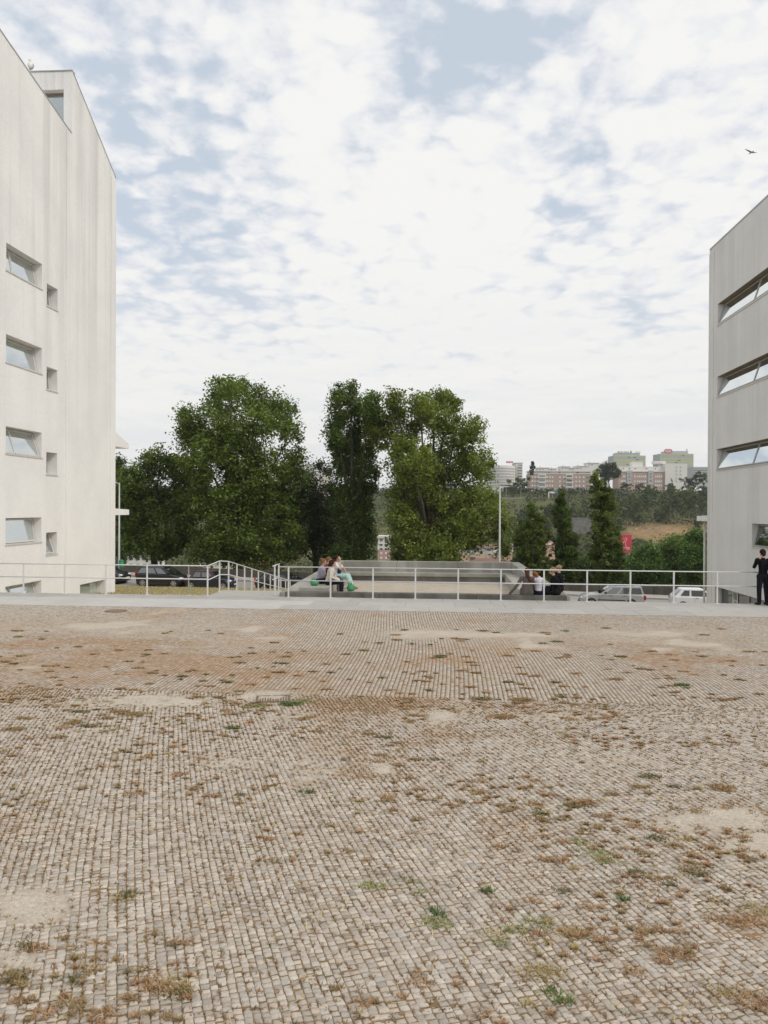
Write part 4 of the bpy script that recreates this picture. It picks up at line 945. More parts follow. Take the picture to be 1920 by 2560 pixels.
for i, (nm, lst, d, px, cnt, lab) in enumerate([
    ('a', [(1328, 1268, 10, 18), (1350, 1295, 16, 32), (1322, 1305, 20, 32), (1310, 1350, 22, 46), (1348, 1355, 26, 52), (1318, 1405, 34, 46), (1352, 1420, 24, 40), (1335, 1445, 34, 22)], 63, 1332, 11000, 'leftmost slim poplar beside the lamp, leaning tips'),
    ('b', [(1403, 1235, 9, 16), (1400, 1270, 17, 32), (1412, 1290, 14, 30), (1408, 1335, 24, 42), (1425, 1380, 26, 46), (1403, 1395, 26, 46), (1415, 1440, 34, 24)], 63.5, 1412, 11000, 'slim dark poplar, second from the lamp'),
    ('c', [(1488, 1188, 8, 14), (1492, 1215, 14, 28), (1512, 1225, 15, 28), (1526, 1262, 16, 40), (1498, 1270, 22, 44), (1510, 1330, 32, 52), (1500, 1390, 30, 50), (1510, 1435, 26, 26)], 63, 1505, 13000, 'tallest of the slim poplars, pale stems showing, left of the red billboard')]):
    tree('slim_poplar', lab, 'tree', gbase(px, d), pl_([(a, b+9, rx*1.1, ry*1.12) for a, b, rx, ry in lst], d, 1, 20+i, .25), int(cnt*2.6), .16, ((.044, .064, .016), (.038, .058, .015), (.056, .074, .022))[i], 110+i, .18, .30, 'slim poplars beyond the road', yellow=.35, hollow=.95, rag=1.04)
tree('slim_poplar', 'small slim poplar half hiding the red billboard', 'tree', gbase(1545, 62), pl_([(1543, 1335, 7, 14), (1546, 1370, 13, 28), (1543, 1405, 17, 30), (1546, 1438, 16, 22)], 62, 1, 25, .3), 5000, .16, (.036, .056, .016), 114, .13, .28, 'slim poplars beyond the road', hollow=.95, rag=1.04)
for i, (lst, d, px, lab) in enumerate([
    ([(1618, 1378, 28, 16), (1592, 1412, 30, 22), (1620, 1420, 40, 34), (1590, 1450, 40, 20)], 92, 1600, 'leafy bush behind the grey estate car, right of the billboard'),
    ([(1690, 1362, 38, 22), (1665, 1395, 36, 30), (1705, 1410, 40, 34), (1670, 1445, 46, 22)], 96, 1685, 'rounded bright green bushy tree at the foot of the bare slope'),
    ([(1745, 1352, 26, 26), (1740, 1400, 36, 40), (1752, 1450, 40, 26)], 90, 1750, 'bushy tree close to the right block with a dark lower half'),
    ([(1460, 1420, 34, 26), (1462, 1450, 40, 20), (1380, 1440, 30, 20)], 84, 1450, 'low bush seen between the slim poplars')]):
    tree('bush', lab, 'bush', gbase(px, d), pl_(lst, d, 1, 40+i, 1.0), 11000, .27, ((.045, .075, .022), (.055, .085, .025), (.040, .068, .020), (.036, .056, .02))[i], 120+i, .2, 1.0, yellow=.3)
# low plants and orange blossom against the far wall
fl_m = None
for i, (px, d) in enumerate(((640, 64), (1275, 62.5), (1010, 63), (905, 63.5))):
    p = at_d(px, 1428 if i < 3 else 1420, d); z = rz_(0)-.2
    c0 = np.array([p[0], p[1], -2.4 - (.35 if px > 900 else 0)]); g = np.random.default_rng(60+i)
    T = empty('flowering_shrub', (c0[0], c0[1], c0[2]-1.2), ('low shrub with orange blossom behind the parked dark hatchback', 'shrub with orange blossom beside the foot of the tall lamp', 'low green shrub behind the middle of the seating bay', 'low green shrub behind the left end of the seating bay')[i], 'shrub')
    n = 1400; P = g.normal(size=(n, 3))*np.array([1.0, .5, .42])+np.array([0, 0, 1.0]); leaf_mesh('crown', P, np.full(n, .16), np.array([.05, .075, .025])*(.6+.8*g.random(n))[:, None], leaf, T, seed=i)
    if i < 2: n = 90; P = g.normal(size=(n, 3))*np.array([.9, .4, .35])+np.array([0, -.3, 1.25]); leaf_mesh('blossom', P, np.full(n, .17), np.array([.62, .20, .08])*(.7+.5*g.random(n))[:, None], leaf, T, seed=90+i)
    MB().tube([(0, 0, -.4), (.05, 0, .9)], [.06, .03], 7).build('stem', bark, T)

# ------------------------------------------------------------------ far trees on the opposite slope (each a copy with its own place and size)
def proto(kind, seed, colr):
    g = np.random.default_rng(seed)
    if kind == 'tall': lob = [((g.normal(0, .9), g.normal(0, .9), z), (1.9+.5*g.random(), 1.9, 1.5)) for z in (5.0, 6.4, 7.8, 9.0, 10.0)]; n = 1300; tr = .16; ls = .55
    elif kind == 'round': lob = [((g.normal(0, 1.3), g.normal(0, 1.3), 3.2+g.normal(0, .8)), (2.2, 2.2, 1.9)) for _ in range(6)]; n = 1400; tr = .25; ls = .55
    elif kind == 'column': lob = [((g.normal(0, .15), 0, z), (1.3-z*.09, 1.3-z*.09, 1.6)) for z in (2, 4, 6, 8)]; n = 900; tr = .15; ls = .40
    else: lob = [((g.normal(0, 1.2), g.normal(0, 1.2), 1.1+.3*g.random()), (1.5, 1.5, 1.0)) for _ in range(5)]; n = 900; tr = .1; ls = .5
    T = tree('tree', 'x', 'tree', (0, 0, 0), lob, n, ls, colr, seed, tr, .75, limbs=False, hollow=.55, yellow=.2); return T
protos = {}
for k_, nm, cs in (('tall', 'eucalyptus_tree', [(.046, .060, .024), (.037, .050, .020), (.058, .070, .027)]), ('round', 'broadleaf_tree', [(.038, .052, .021), (.031, .044, .018), (.050, .066, .023)]), ('column', 'cypress_tree', [(.026, .040, .020)]), ('low', 'hillside_bush', [(.046, .064, .028), (.036, .052, .022), (.062, .074, .034)])):
    protos[k_] = [(proto(k_, 300+i*7+len(k_), c), nm) for i, c in enumerate(cs)]
def place_far(kind, x, y, sc, label, group, z=None, sx=1.0):
    T, nm = random.choice(protos[kind]); c = copy_tree(T); c.name = nm
    c.location = (x, y, (float(terr(x, y)) if z is None else z)-.3); c.rotation_euler = (0, 0, random.random()*6.28); c.scale = (sc*sx, sc*sx, sc*random.uniform(.9, 1.12))
    c['label'] = label; c['group'] = group; return c
random.seed(5); gf = np.random.default_rng(50); cntf = 0; tries = 0
while cntf < 230 and tries < 60000:
    tries += 1
    y = 170+320*gf.random()**.8; pxx = gf.uniform(-60, 2150); x = float(at_d(pxx, 1300, y)[0]); z = float(terr(x, y)); qx, qy, qd = proj(np.array([x, y, z]))
    if qx > 1550 and qx < 1775:
        if 1322 < qy < 1366: continue
        if qy <= 1322 and qy > 1222: kind, sc, lab, grp = ('tall' if gf.random() < .75 else 'round'), .85+.35*gf.random(), 'one of the dark crowns of the wood above the bare slope', 'trees of the wood above the bare slope'; pr = 1.0
        elif qy > 1366: kind, sc, lab, grp = 'low', 1.1+.8*gf.random(), 'one of the green bushes on the slope below the bare ground', 'bushes below the bare ground'; pr = .5
        else: continue
    elif 1240 < qx <= 1550:
        if qy < 1252 or qy > 1400: continue
        kind = 'round' if gf.random() < .5 else ('tall' if gf.random() < .35 else 'low'); sc = .8+.4*gf.random(); lab, grp = 'one of the dark green trees on the slope under the far road', 'trees on the slope under the far road'; pr = .8
    else:
        if qy < 1228: continue
        kind = 'round' if gf.random() < .6 else 'low'; sc = .9+.5*gf.random(); lab, grp = 'one of the trees on the far slope showing through the near poplars', 'trees on the far slope behind the poplars'; pr = .05
    if gf.random() > pr*.6: continue
    if 1140 < qx < 1300 and 1350 < qy+0 < 1425 and y > 230 and y < 320: continue
    Hm = {'tall': 11.5, 'round': 6.0, 'low': 2.6}[kind]; lim = 1208 if qx > 1612 else 1224 if qx > 1548 else 1230 if qx > 1432 else 1258 if qx > 1240 else 1200
    if qx < 1790 and qy-Hm*sc*1.05*FPX/qd < lim: continue
    place_far(kind, x, y, sc, lab, grp); cntf += 1
# the ones that stand out by themselves on the skyline
def sky_tree(kind, px, pyb, d, hpx, lab, sx=1.0):
    p = at_d(px, pyb, d); H = {'tall': 11.5, 'round': 6.6, 'column': 9.8, 'low': 2.6}[kind]; c = place_far(kind, p[0], p[1], hpx/FPX*d/H, lab, None, p[2], sx); del c['group']; return c
def sky_big(name, lab, px, pyb, d, lst, n, ls, c, sd, cr):
    p = at_d(px, pyb, d); tree(name, lab, 'tree', p, pl_(lst, d, 1, sd, 1.5), n, ls, c, sd, .5, cr, limbs=False, hollow=.7)
sky_big('broadleaf_tree', 'large round dark tree on the skyline in front of the brick apartment blocks', 1523, 1222, 440, [(1522, 1166, 20, 15), (1506, 1178, 13, 13), (1538, 1180, 13, 14), (1522, 1188, 20, 12), (1512, 1200, 10, 8)], 6500, .75, (.026, .038, .014), 501, 1.6)
sky_big('cypress_tree', 'slim cypress on the skyline left of the brick apartment block', 1332, 1186, 470, [(1331, 1156, 3.5, 6), (1332, 1164, 5, 8), (1333, 1173, 6, 8), (1329, 1181, 4, 7)], 2200, .6, (.028, .040, .016), 502, .8)
sky_tree('round', 1300, 1233, 455, 40, 'rounded tree below the round white hotel, upper one', 1.4)
sky_tree('round', 1283, 1240, 440, 30, 'rounded tree below the round white hotel, lower one', 1.6)
sky_tree('column', 1739, 1215, 470, 42, 'slim cypress on the skyline close to the right block', 1.3)
sky_tree('round', 1758, 1220, 465, 40, 'light green tree on the skyline beside the right block', 1.2)
sky_tree('round', 1725, 1222, 470, 30, 'small round tree left of the slim cypress by the right block', 1.2)
sky_tree('column', 1680, 1216, 475, 22, 'little cypress in front of the white gable wall', 1.1)
sky_tree('tall', 1408, 1236, 450, 24, 'small thin tree in front of the brick apartment block', .9)
sky_tree('round', 1370, 1232, 445, 12, 'low tree at the foot of the brick apartment block, left', 1.3)
sky_tree('round', 1428, 1236, 445, 16, 'low tree at the foot of the brick apartment block, middle', 1.3)
sky_tree('round', 1566, 1226, 440, 22, 'round dark tree below the right brick block, left of two', 1.5)
sky_tree('round', 1598, 1226, 440, 20, 'round dark tree below the right brick block, right of two', 1.5)
for k_ in protos:
    for T, nm in protos[k_]:
        for ch in list(T.children): bpy.data.objects.remove(ch)
        bpy.data.objects.remove(T)
# scrub covering the slopes
g = np.random.default_rng(70); n = 90000; yy = 66+430*g.random(n)**.7; pxx = g.uniform(-100, 2200, n); xx = (pxx-1105)/FPX*yy; zz2 = terr(xx, yy); qx, qy, qd = proj(np.stack([xx, yy, zz2], 1))
bare_ = (np.abs((qx-1680)/150) < 1) & (np.abs((qy-1338)/25) < 1) & (yy > 250); keep = (~bare_) & (vnoise(xx, yy, .05, 8, 3) > .42) & ~((yy > 225) & (yy < 345) & (qx > 1130) & (qx < 1300))
xx, yy, zz2 = xx[keep], yy[keep], zz2[keep]; n = len(xx); s_ = .35+yy/420*.9
cs = np.where((vnoise(xx, yy, .03, 14, 3) > .5)[:, None], np.array([.055, .068, .026]), np.array([.036, .052, .022]))*(.6+.8*g.random(n))[:, None]
P = np.stack([xx, yy, zz2+g.random(n)*s_*1.3], 1); o = leaf_mesh('scrub', P, s_*(.7+.6*g.random(n)), cs, leaf, None, seed=71); tag(o, kind='stuff')
# stones and rubble on the bare slope
g = np.random.default_rng(72); rk = MB(); cnt = 0
while cnt < 160:
    px_r = g.uniform(1560, 1768); py_r = g.choice([1328, 1348, 1352])+g.normal(0, 3)
    y = 352-(py_r-1330)*1.3; x = float(at_d(px_r, 1340, y)[0]); z = float(terr(x, y)); r_ = .25+.6*g.random()**2
    a = [(math.cos(t)*r_*(.7+.5*g.random()), math.sin(t)*r_*(.7+.4*g.random())) for t in (0, 1.57, 3.14, 4.71)]
    rk.hexa([(x+u, y+v, z-.3) for u, v in a], [(x+u*.6, y+v*.6, z+r_*(.4+.4*g.random())) for u, v in a]); cnt += 1
o = rk.build('rubble', mat('pale rubble', (.46, .42, .36), var=.2, scale=.8)); tag(o, kind='stuff')
# ------------------------------------------------------------------ far buildings
brick = mat('brown brick facade', (.45, .335, .285), var=.08, scale=.8); white_r = mat('white render', (.74, .72, .68), var=.04, scale=.2); cream = mat('cream render', (.66, .62, .55), var=.05, scale=.2)
peach = mat('peach render', (.58, .40, .28), var=.07, scale=.3); roof_b = mat('brown roof tiles', (.20, .115, .085), var=.2, scale=1.5); grey_r = mat('grey facade', (.46, .48, .49), var=.05); shut = mat('white shutter', (.76, .76, .74), var=.03)
win_m = glass_mat('far window glass', (.06, .075, .085), mirror=.12, rough=.15); yel = mat('yellow cladding', (.56, .55, .24), var=.05); blu = mat('grey-green cladding', (.42, .47, .46), var=.05); pinkr = mat('pink render', (.50, .32, .27), var=.06)
class FB:
    """a building whose front faces the square, laid out in photo pixels of the front plane at distance d"""
    def __init__(s, name, label, d, px0, px1, pyt, pyb, cat='building'):
        s.d = d; s.k = d/FPX; c = at_d(px0, pyb, d); s.o = c; s.p0 = (px0, pyb); s.T = empty(name, c, label, cat, rz=YAW)
        s.w = (px1-px0)*s.k; s.h = (pyb-pyt)*s.k
    def xz(s, px, py): return (px-s.p0[0])*s.k, (s.p0[1]-py)*s.k+(px-s.p0[0])*s.k*ROLL*0
    def block(s, nm, m, px0, px1, pyt, pyb, y0=0.0, y1=12.0, down=0.0):
        x0, z1 = s.xz(px0, pyt); x1, z0 = s.xz(px1, pyb); return MB().box(x0, x1, y0, y1, z0-down, z1).build(nm, m, s.T, fix=False)
    def wins(s, xs, ys, w, h, m, nm='window', y=-.06, frame=False, par=None):
        me = MB().box(-w*s.k/2, w*s.k/2, -.10, .12, -h*s.k/2, h*s.k/2).mesh(nm, m); inner = None
        for a in xs:
            for b in ys:
                x, z = s.xz(a, b); o = link(bpy.data.objects.new(nm, me), par or s.T); o.location = (x, y, z)
# round white hotel
f = FB('hotel', 'round white hotel with rows of small windows and a red roof sign', 500, 1222, 1294, 1158, 1216)
nseg = 14; R_ = 52*f.k; cx = 34*f.k; pts = []
for i in range(nseg+1):
    a = R(-158)+R(136)*i/nseg; pts.append((cx+R_*math.cos(a)*.75, R_*.9+R_*math.sin(a)*.9))
pts2 = pts+[(pts[-1][0], 18), (pts[0][0], 18)]
MB().prism(pts2, 'xy', -6, 50*f.k).build('wall', white_r, f.T); MB().prism([(x*.98+.2, y+.6) for x, y in pts2], 'xy', 50*f.k+.002, 53*f.k).build('roof', cream, f.T)
wme = MB().box(-.35, .35, -.08, .1, -.55, .55).mesh('window', mat('hotel window', (.45, .44, .44), rough=.3)); wde = MB().box(-.95, .95, -.1, .1, -.5, .5).mesh('window', win_m)
for i in range(nseg*2-2):
    t = (i+1)/(nseg*2)*nseg; j = min(int(t), nseg-1); fr_ = t-j; x = pts[j][0]*(1-fr_)+pts[j+1][0]*fr_; y = pts[j][1]*(1-fr_)+pts[j+1][1]*fr_; an = math.atan2(pts[j+1][1]-pts[j][1], pts[j+1][0]-pts[j][0])
    if i % 1 == 0:
        for k_ in range(6):
            o = link(bpy.data.objects.new('window', wme), f.T); o.location = (x, y, (10+k_*7)*f.k); o.rotation_euler = (0, 0, an)
    if i % 2 == 0: o = link(bpy.data.objects.new('window', wde), f.T); o.location = (x, y, 3.0*f.k); o.rotation_euler = (0, 0, an)
sg = f.block('roof_sign', mat('red sign lettering', (.60, .20, .22)), 1266, 1284, 1152.5, 1156.5, 2, 2.3)
for q in (1268, 1275, 1282): f.block('sign_post', grey_r, q, q+.6, 1156.5, 1160, 2.05, 2.2)
f2 = FB('apartment_building', 'grey slab block with balconies just right of the round hotel', 520, 1289, 1306, 1158, 1200)
f2.block('wall', cream, 1289, 1306, 1158, 1200, 0, 14, 8); f2.block('roof', grey_r, 1288, 1307, 1156.5, 1158, -.3, 14.2)
for b in (1164, 1171, 1178, 1185, 1192): f2.block('balcony', white_r, 1294, 1305.5, b+1.2, b+3.2, -1.2, -.01); f2.block('window', win_m, 1294.5, 1305, b-2.2, b+1.1, -.05, .1)
f = FB('retaining_wall', 'white retaining wall below the round hotel', 455, 1216, 1248, 1220, 1233, 'wall'); f.block('wall', cream, 1216, 1248, 1220, 1233, 0, .6, 1)
# brick apartment block
f = FB('apartment_building', 'long brown brick apartment block with white balconies and shutters', 480, 1325, 1478, 1177, 1222)
f.block('wall', brick, 1325, 1478, 1184, 1222, 0, 13, 6); f.block('top_floor', cream, 1327, 1478, 1178.5, 1183.9, 1.2, 12.5); f.block('roof', white_r, 1324, 1480, 1176.6, 1178.4, .4, 13.4)
f.block('parapet', white_r, 1325, 1478, 1183.0, 1184.6, -.15, .25)
for (a, b) in ((1345, 1364.5), (1413.5, 1432)):
    bay_ = f.block('bay', cream, a, b, 1184.7, 1222, -.4, -.01, 2)
    for y in (1190.5, 1202, 1213.5):
        f.block('window', win_m, a+2.5, b-2.5, y-2.4, y+1.6, -.55, -.41); f.block('balcony', white_r, a, b, y+1.8, y+5.2, -1.5, -.56)
f.wins((1331, 1337.6, 1343.2, 1368, 1374.7, 1381, 1399.6, 1409.7, 1440, 1448.5, 1459), (1192.5, 1203, 1214), 3.6, 4.2, shut)
f.wins((1469.5,), (1192.5, 1203, 1214), 8, 4.2, win_m); f.wins((1335, 1372, 1400, 1445, 1468), (1181.2,), 5, 2.6, win_m, y=1.15)
f.block('garden_wall', cream, 1320, 1482, 1222, 1228, -6, -5.6, 2)
for i, (a, b, t, lb) in enumerate(((1345, 1372, 1170, 'low white house left of the group'), (1373, 1392, 1172, 'small white house, second from the left'), (1402, 1424, 1167, 'white house with a chimney'), (1420, 1446, 1170, 'wide low white house'), (1440, 1470, 1166, 'white house, stepped roof'), (1468, 1498, 1158, 'tallest white house by the round tree'))):
    f = FB('white_house', lb+' behind the brick apartment block', 560, a, b, t, 1182, 'house'); f.block('wall', white_r, a, b, t, 1182, 0, 10, 8); f.block('roof', cream, a-.8, b+.8, t-1.2, t-.01, -.4, 10.4)
    f.block('chimney', white_r, a+6, a+9, t-4.5, t-1.21, 2, 3.2); f.wins([a+5, a+12] if b-a > 20 else [a+6], (t+4,), 2.4, 2.6, win_m)
# right brick block with white gable
f = FB('apartment_building', 'brown brick block with a big white gable end, next to the right block', 500, 1545, 1716, 1158, 1220)
f.block('wall', brick, 1545, 1661, 1179, 1220, 0, 12, 8); f.block('top_floor', white_r, 1547, 1662, 1166, 1178.9, 1.5, 12, 0); f.block('roof_edge', white_r, 1544, 1661, 1177.6, 1179.2, -.4, 1.0)
f.block('gable_wall', white_r, 1661.3, 1716, 1158.5, 1220, -1.2, 12, 8); f.block('roof_box', white_r, 1640, 1668, 1151, 1158.2, 3, 9); f.block('roof_box', white_r, 1585, 1612, 1153, 1165.8, 4, 9); f.block('side_strip', brick, 1716.2, 1718.5, 1170, 1218, 1.5, 10, 4)
for (a, b) in ((1567, 1578), (1576.5, 1581), (1620, 1632), (1629, 1635)): f.block('bay', (grey_r if a in (1567, 1620) else brick), a, b-.3, 1176, 1212, -.5 if a in (1567, 1620) else -.25, -.01)
f.wins((1553, 1557.5, 1562, 1587, 1594, 1599, 1604, 1609, 1613.5, 1639, 1643.5, 1648, 1653), (1191, 1203, 1213), 2.9, 4.4, shut)
f.wins((1573, 1626), (1184, 1192, 1201), 4, 4, win_m, y=-.56); f.wins((1560, 1575, 1590, 1618, 1640), (1171,), 3, 2.6, win_m, y=1.44)
f.wins((1689, 1699.5), (1168, 1177, 1186, 1195, 1203), 4, 4.6, mat('gable window', (.50, .53, .55), rough=.3), y=-1.26)
# striped towers
def tower(label, d, a, b, t, bt, roof, nb):
    f = FB('office_tower', label, d, a, b, t, bt); f.block('core', blu, a+.3, b-.3, t+.2, bt, .25, 16, 10)
    y = t; i = 0
    while y < bt-1: f.block('cladding_band', (yel, blu, grey_r)[i % 3] if i % 2 else yel, a, b, y, y+2.9, 0, .24); y += 3.0; f.block('glazing_band', grey_r if i % 2 else blu, a+.2, b-.2, y, y+2.9, .06, .24); y += 3.0; i += 1
    g = random.Random(d+a)
    for _ in range(nb):
        x = g.uniform(a+3, b-9); yy_ = t+4.4+6*g.randrange(0, max(1, int((bt-t)/6))); f.block('window', win_m, x, x+6.5, yy_-1.1, yy_+1.1, -.08, .05)
    f.block('roof_plant', grey_r, *roof, 2, 12); return f
f = tower('yellow and grey striped office tower with green rooftop lettering, left of the pair', 620, 1534, 1614, 1138.5, 1168, (1543, 1602, 1131.5, 1138.3), 6)
gm = mat('green sign paint', (.05, .35, .18)); bk = mat('dark sign paint', (.08, .09, .10)); rm = mat('red sign paint', (.62, .10, .12))
for i, x in enumerate((1545, 1549, 1553, 1557, 1562, 1566, 1570)): f.block('sign_letter', (bk, bk, rm, rm, bk, bk, gm)[i], x, x+2.4, 1127.8+(i % 2)*.9, 1131.3, 1.0, 1.3)
f.block('sign_letter', gm, 1577.6, 1579.2, 1125.5, 1131.3, 1.0, 1.3); f.block('sign_letter', gm, 1575.8, 1581, 1128.6, 1131.3, 1.35, 1.6); f.block('sign_letter', gm, 1588, 1602, 1129, 1130.2, 1.0, 1.3)
f = tower('taller yellow and grey striped office tower with a red ringed sign on its roof', 620, 1649, 1733.5, 1134, 1205, (1665, 1722, 1127, 1133.8), 16)
f.block('mast', grey_r, 1719.5, 1721.5, 1121.5, 1133.8, 3, 4)
hx = [(1660, 1127), (1664, 1122.3), (1678, 1122.3), (1682, 1127), (1678, 1132), (1664, 1132)]; q_ = [f.xz(*p) for p in hx]; cxx = f.xz(1671, 1127.1)
b_ = MB(); n_ = len(q_); inn = [(cxx[0]+(x-cxx[0])*.76, cxx[1]+(z-cxx[1])*.66) for x, z in q_]
for i in range(n_): j = (i+1) % n_; b_.hexa([(q_[i][0], .8, q_[i][1]), (q_[j][0], .8, q_[j][1]), (inn[j][0], .8, inn[j][1]), (inn[i][0], .8, inn[i][1])], [(q_[i][0], 1.1, q_[i][1]), (q_[j][0], 1.1, q_[j][1]), (inn[j][0], 1.1, inn[j][1]), (inn[i][0], 1.1, inn[i][1])])
b_.build('sign_ring', rm, f.T); MB().prism(inn, 'xz', .95, 1.05).build('sign_face', white_r, f.T)
for i, x in enumerate((1665.5, 1668.3, 1671, 1673.8)): f.block('sign_letter', rm, x, x+1.5, 1125.8, 1128.4, .90, .94)
f = FB('office_building', 'low grey slab building on the skyline touching the right block', 560, 1734, 1790, 1167, 1190); f.block('wall', grey_r, 1734, 1790, 1167, 1190, 0, 14, 8)
for y in (1170.5, 1176, 1181.5): f.block('window_band', win_m, 1735, 1789, y, y+1.8, -.06, .05); f.block('sun_shade', white_r, 1734, 1790, y+2.2, y+3.2, -.5, -.01)
# skyline left, seen between the near trees
f = FB('apartment_building', 'pale house on the skyline between the two tall poplars', 450, 795, 826, 1172, 1200); f.block('wall', cream, 795, 826, 1172, 1200, 0, 10, 10); f.block('roof', grey_r, 793, 828, 1169, 1172, -.5, 10.5); f.wins((801, 808, 816), (1180, 1190), 3, 3.4, win_m)
f = FB('white_house', 'white house on the skyline just right of the broad poplar', 470, 762, 792, 1164, 1190, 'house'); f.block('wall', white_r, 762, 792, 1164, 1190, 0, 10, 10); f.block('roof', cream, 761, 793, 1162.5, 1164, -.4, 10.4); f.wins((768, 777, 786), (1171, 1181), 3, 3.6, win_m)
# terraces in the valley
def row_house(px0, px1):
    f = FB('row_house', 'two-storey peach and pale grey row of houses in the valley beside the lamp', 300, px0, px1, 1362, 1402)
    f.block('lower_wall', peach, px0, px1, 1385, 1402, 0, 9, 4); f.block('upper_wall', mat('pale grey render', (.52, .53, .53), var=.05), px0, px1, 1370.4, 1384.9, .05, 9)
    x0, z0 = f.xz(px0-2, 1370.2); x1, z1 = f.xz(px1+1, 1361.5); MB().hexa([(x0, -.6, z0), (x1, -.6, z0), (x1, 9.6, z0), (x0, 9.6, z0)], [(x0+1, 4, z1), (x1-1, 4, z1), (x1-1, 5.4, z1), (x0+1, 5.4, z1)]).build('roof', roof_b, f.T)
    f.wins((1165, 1224, 1257.5, 1270), (1373.8, 1385.6), 5.5, 3.4, win_m); f.wins((1181, 1239), (1376,), 11, 9, shut); f.wins((1209, 1193.5), (1374,), 7, 4, shut)
    for a in (1181, 1239): f.block('bay', peach, a-7, a+7, 1384, 1392, -.7, -.02); f.block('entrance', win_m, a-5, a+8, 1394, 1402, -.12, .02, 3); f.wins((a-3, a+3), (1384.6,), 3.2, 3, win_m, y=-.75)
    f.block('chimney', white_r, 1282, 1283.5, 1359, 1380, 1, 2); f.block('drain_pipe', grey_r, 1214.5, 1215.2, 1372, 1402, -.15, -.02)
    return f
row_house(1150, 1281)
f = FB('house', 'low house with brown tiled roof in front of the peach row', 270, 1180, 1288, 1400, 1412, 'house'); f.block('wall', peach, 1182, 1286, 1407, 1420, 0, 8, 3)
x0, z0 = f.xz(1178, 1407); x1, z1 = f.xz(1290, 1397.5); MB().hexa([(x0, -.6, z0), (x1, -.6, z0), (x1, 8.6, z0), (x0, 8.6, z0)], [(x0+3, 3.6, z1), (x1-5, 3.6, z1), (x1-5, 4.6, z1), (x0+3, 4.6, z1)]).build('roof', roof_b, f.T); f.wins((1196, 1222, 1252), (1411,), 5, 3, win_m)
f = FB('apartment_building', 'pink and white house glimpsed between the two tall poplars', 260, 944, 976, 1338, 1404)
f.block('lower_wall', pinkr, 944, 976, 1374, 1404, 0, 9, 5); f.block('upper_wall', white_r, 944, 976, 1345, 1373.9, .04, 9); f.block('roof', cream, 943, 977, 1340, 1344.9, -.4, 9.4)
f.wins((953, 965), (1350, 1362, 1372), 6, 4, win_m); f.wins((953, 965), (1383, 1395), 5, 5, shut)
f = FB('white_house', 'white house with blue-grey bands seen under the tree beside the left block', 150, 316, 384, 1384, 1424, 'house')
f.block('wall', white_r, 316, 384, 1386, 1424, 0, 8, 4); f.block('roof', grey_r, 314, 386, 1382, 1385.9, -.4, 8.4); f.wins((328, 345, 362, 377), (1396, 1412), 9, 6, win_m)
f = FB('white_house', 'white house glimpsed low behind the parked dark convertible', 150, 500, 600, 1392, 1424, 'house'); f.block('wall', cream, 500, 600, 1394, 1424, 0, 8, 4); f.block('roof', roof_b, 498, 602, 1388, 1393.9, -.4, 8.4); f.wins((515, 535, 560, 585), (1404,), 8, 6, win_m)
# stone wall, billboards, far road with its lamps and sign gantry
f = FB('stone_wall', 'grey stone retaining wall on the slope behind the slim poplars', 330, 1430, 1482, 1294, 1312, 'wall'); f.block('wall', mat('rough stone', (.15, .145, .125), var=.35, scale=.9, var2=(.21, .20, .175)), 1430, 1482, 1294, 1312, 0, 1.0, 4)
bred = mat('billboard red', (.60, .04, .07), rough=.5, var=.04)
def line_on(f, pts, m, w, y=-.04, nm='white_mark'):
    b_ = MB(); q = [f.xz(*p) for p in pts]; b_.tube([(x, y, z) for x, z in q], w*f.k, 6); return b_.build(nm, m, f.T)
f = FB('billboard', 'red billboard with a white outline drawing, partly behind a slim poplar', 160, 1538, 1579, 1337, 1382, 'billboard')
f.block('panel', bred, 1538, 1579, 1337, 1381.5, 0, .25); 
wm_ = mat('white sign print', (.78, .77, .76))
line_on(f, [(1557, 1346), (1560, 1350), (1566, 1344), (1567, 1349), (1563, 1356), (1564, 1364), (1570, 1372), (1576, 1373)], wm_, .55); line_on(f, [(1561, 1352), (1556, 1360), (1557, 1367), (1563, 1370), (1574, 1368)], wm_, .5); line_on(f, [(1563, 1370), (1569, 1375), (1572, 1371)], wm_, .5)
line_on(f, [(1541, 1346), (1545, 1352), (1543, 1360), (1548, 1366)], wm_, .7)
for a in (1543, 1573): f.block('support', grey_r, a, a+1.2, 1381.5, 1420, .05, .2, 2)
f = FB('billboard', 'red and white hoarding showing through the tallest slim poplar', 165, 1482, 1506, 1333, 1362, 'billboard'); f.block('panel', white_r, 1482, 1506, 1333, 1362, 0, .25); f.block('red_field', bred, 1483, 1505, 1334, 1345, -.05, -.005); line_on(f, [(1488, 1348), (1492, 1356), (1498, 1348), (1502, 1356)], bred, 1.0); f.block('support', grey_r, 1493, 1494.5, 1362.1, 1420, .05, .2, 2)
f = FB('house', 'small house with a pinkish roof between two slim poplars', 200, 1362, 1390, 1352, 1372, 'house'); f.block('wall', peach, 1364, 1388, 1362, 1376, 0, 6, 3); x0, z0 = f.xz(1362, 1362); x1, z1 = f.xz(1390, 1353); MB().hexa([(x0, -.4, z0), (x1, -.4, z0), (x1, 6.4, z0), (x0, 6.4, z0)], [(x0+.8, 2.8, z1), (x1-.8, 2.8, z1), (x1-.8, 3.4, z1), (x0+.8, 3.4, z1)]).build('roof', pinkr, f.T); f.wins((1370, 1381), (1368,), 4, 3, win_m)
f = FB('far_road_wall', 'pale concrete edge of the road crossing the far hillside', 435, 1200, 1560, 1246, 1252, 'wall'); f.block('edge_beam', mat('road edge concrete', (.40, .39, .37), var=.08, scale=.3), 1180, 1425, 1247, 1252.5, 0, 7, 3)
for a in range(1184, 1424, 6): f.block('guard_post', grey_r, a, a+.5, 1244.5, 1246.9, .1, .3)
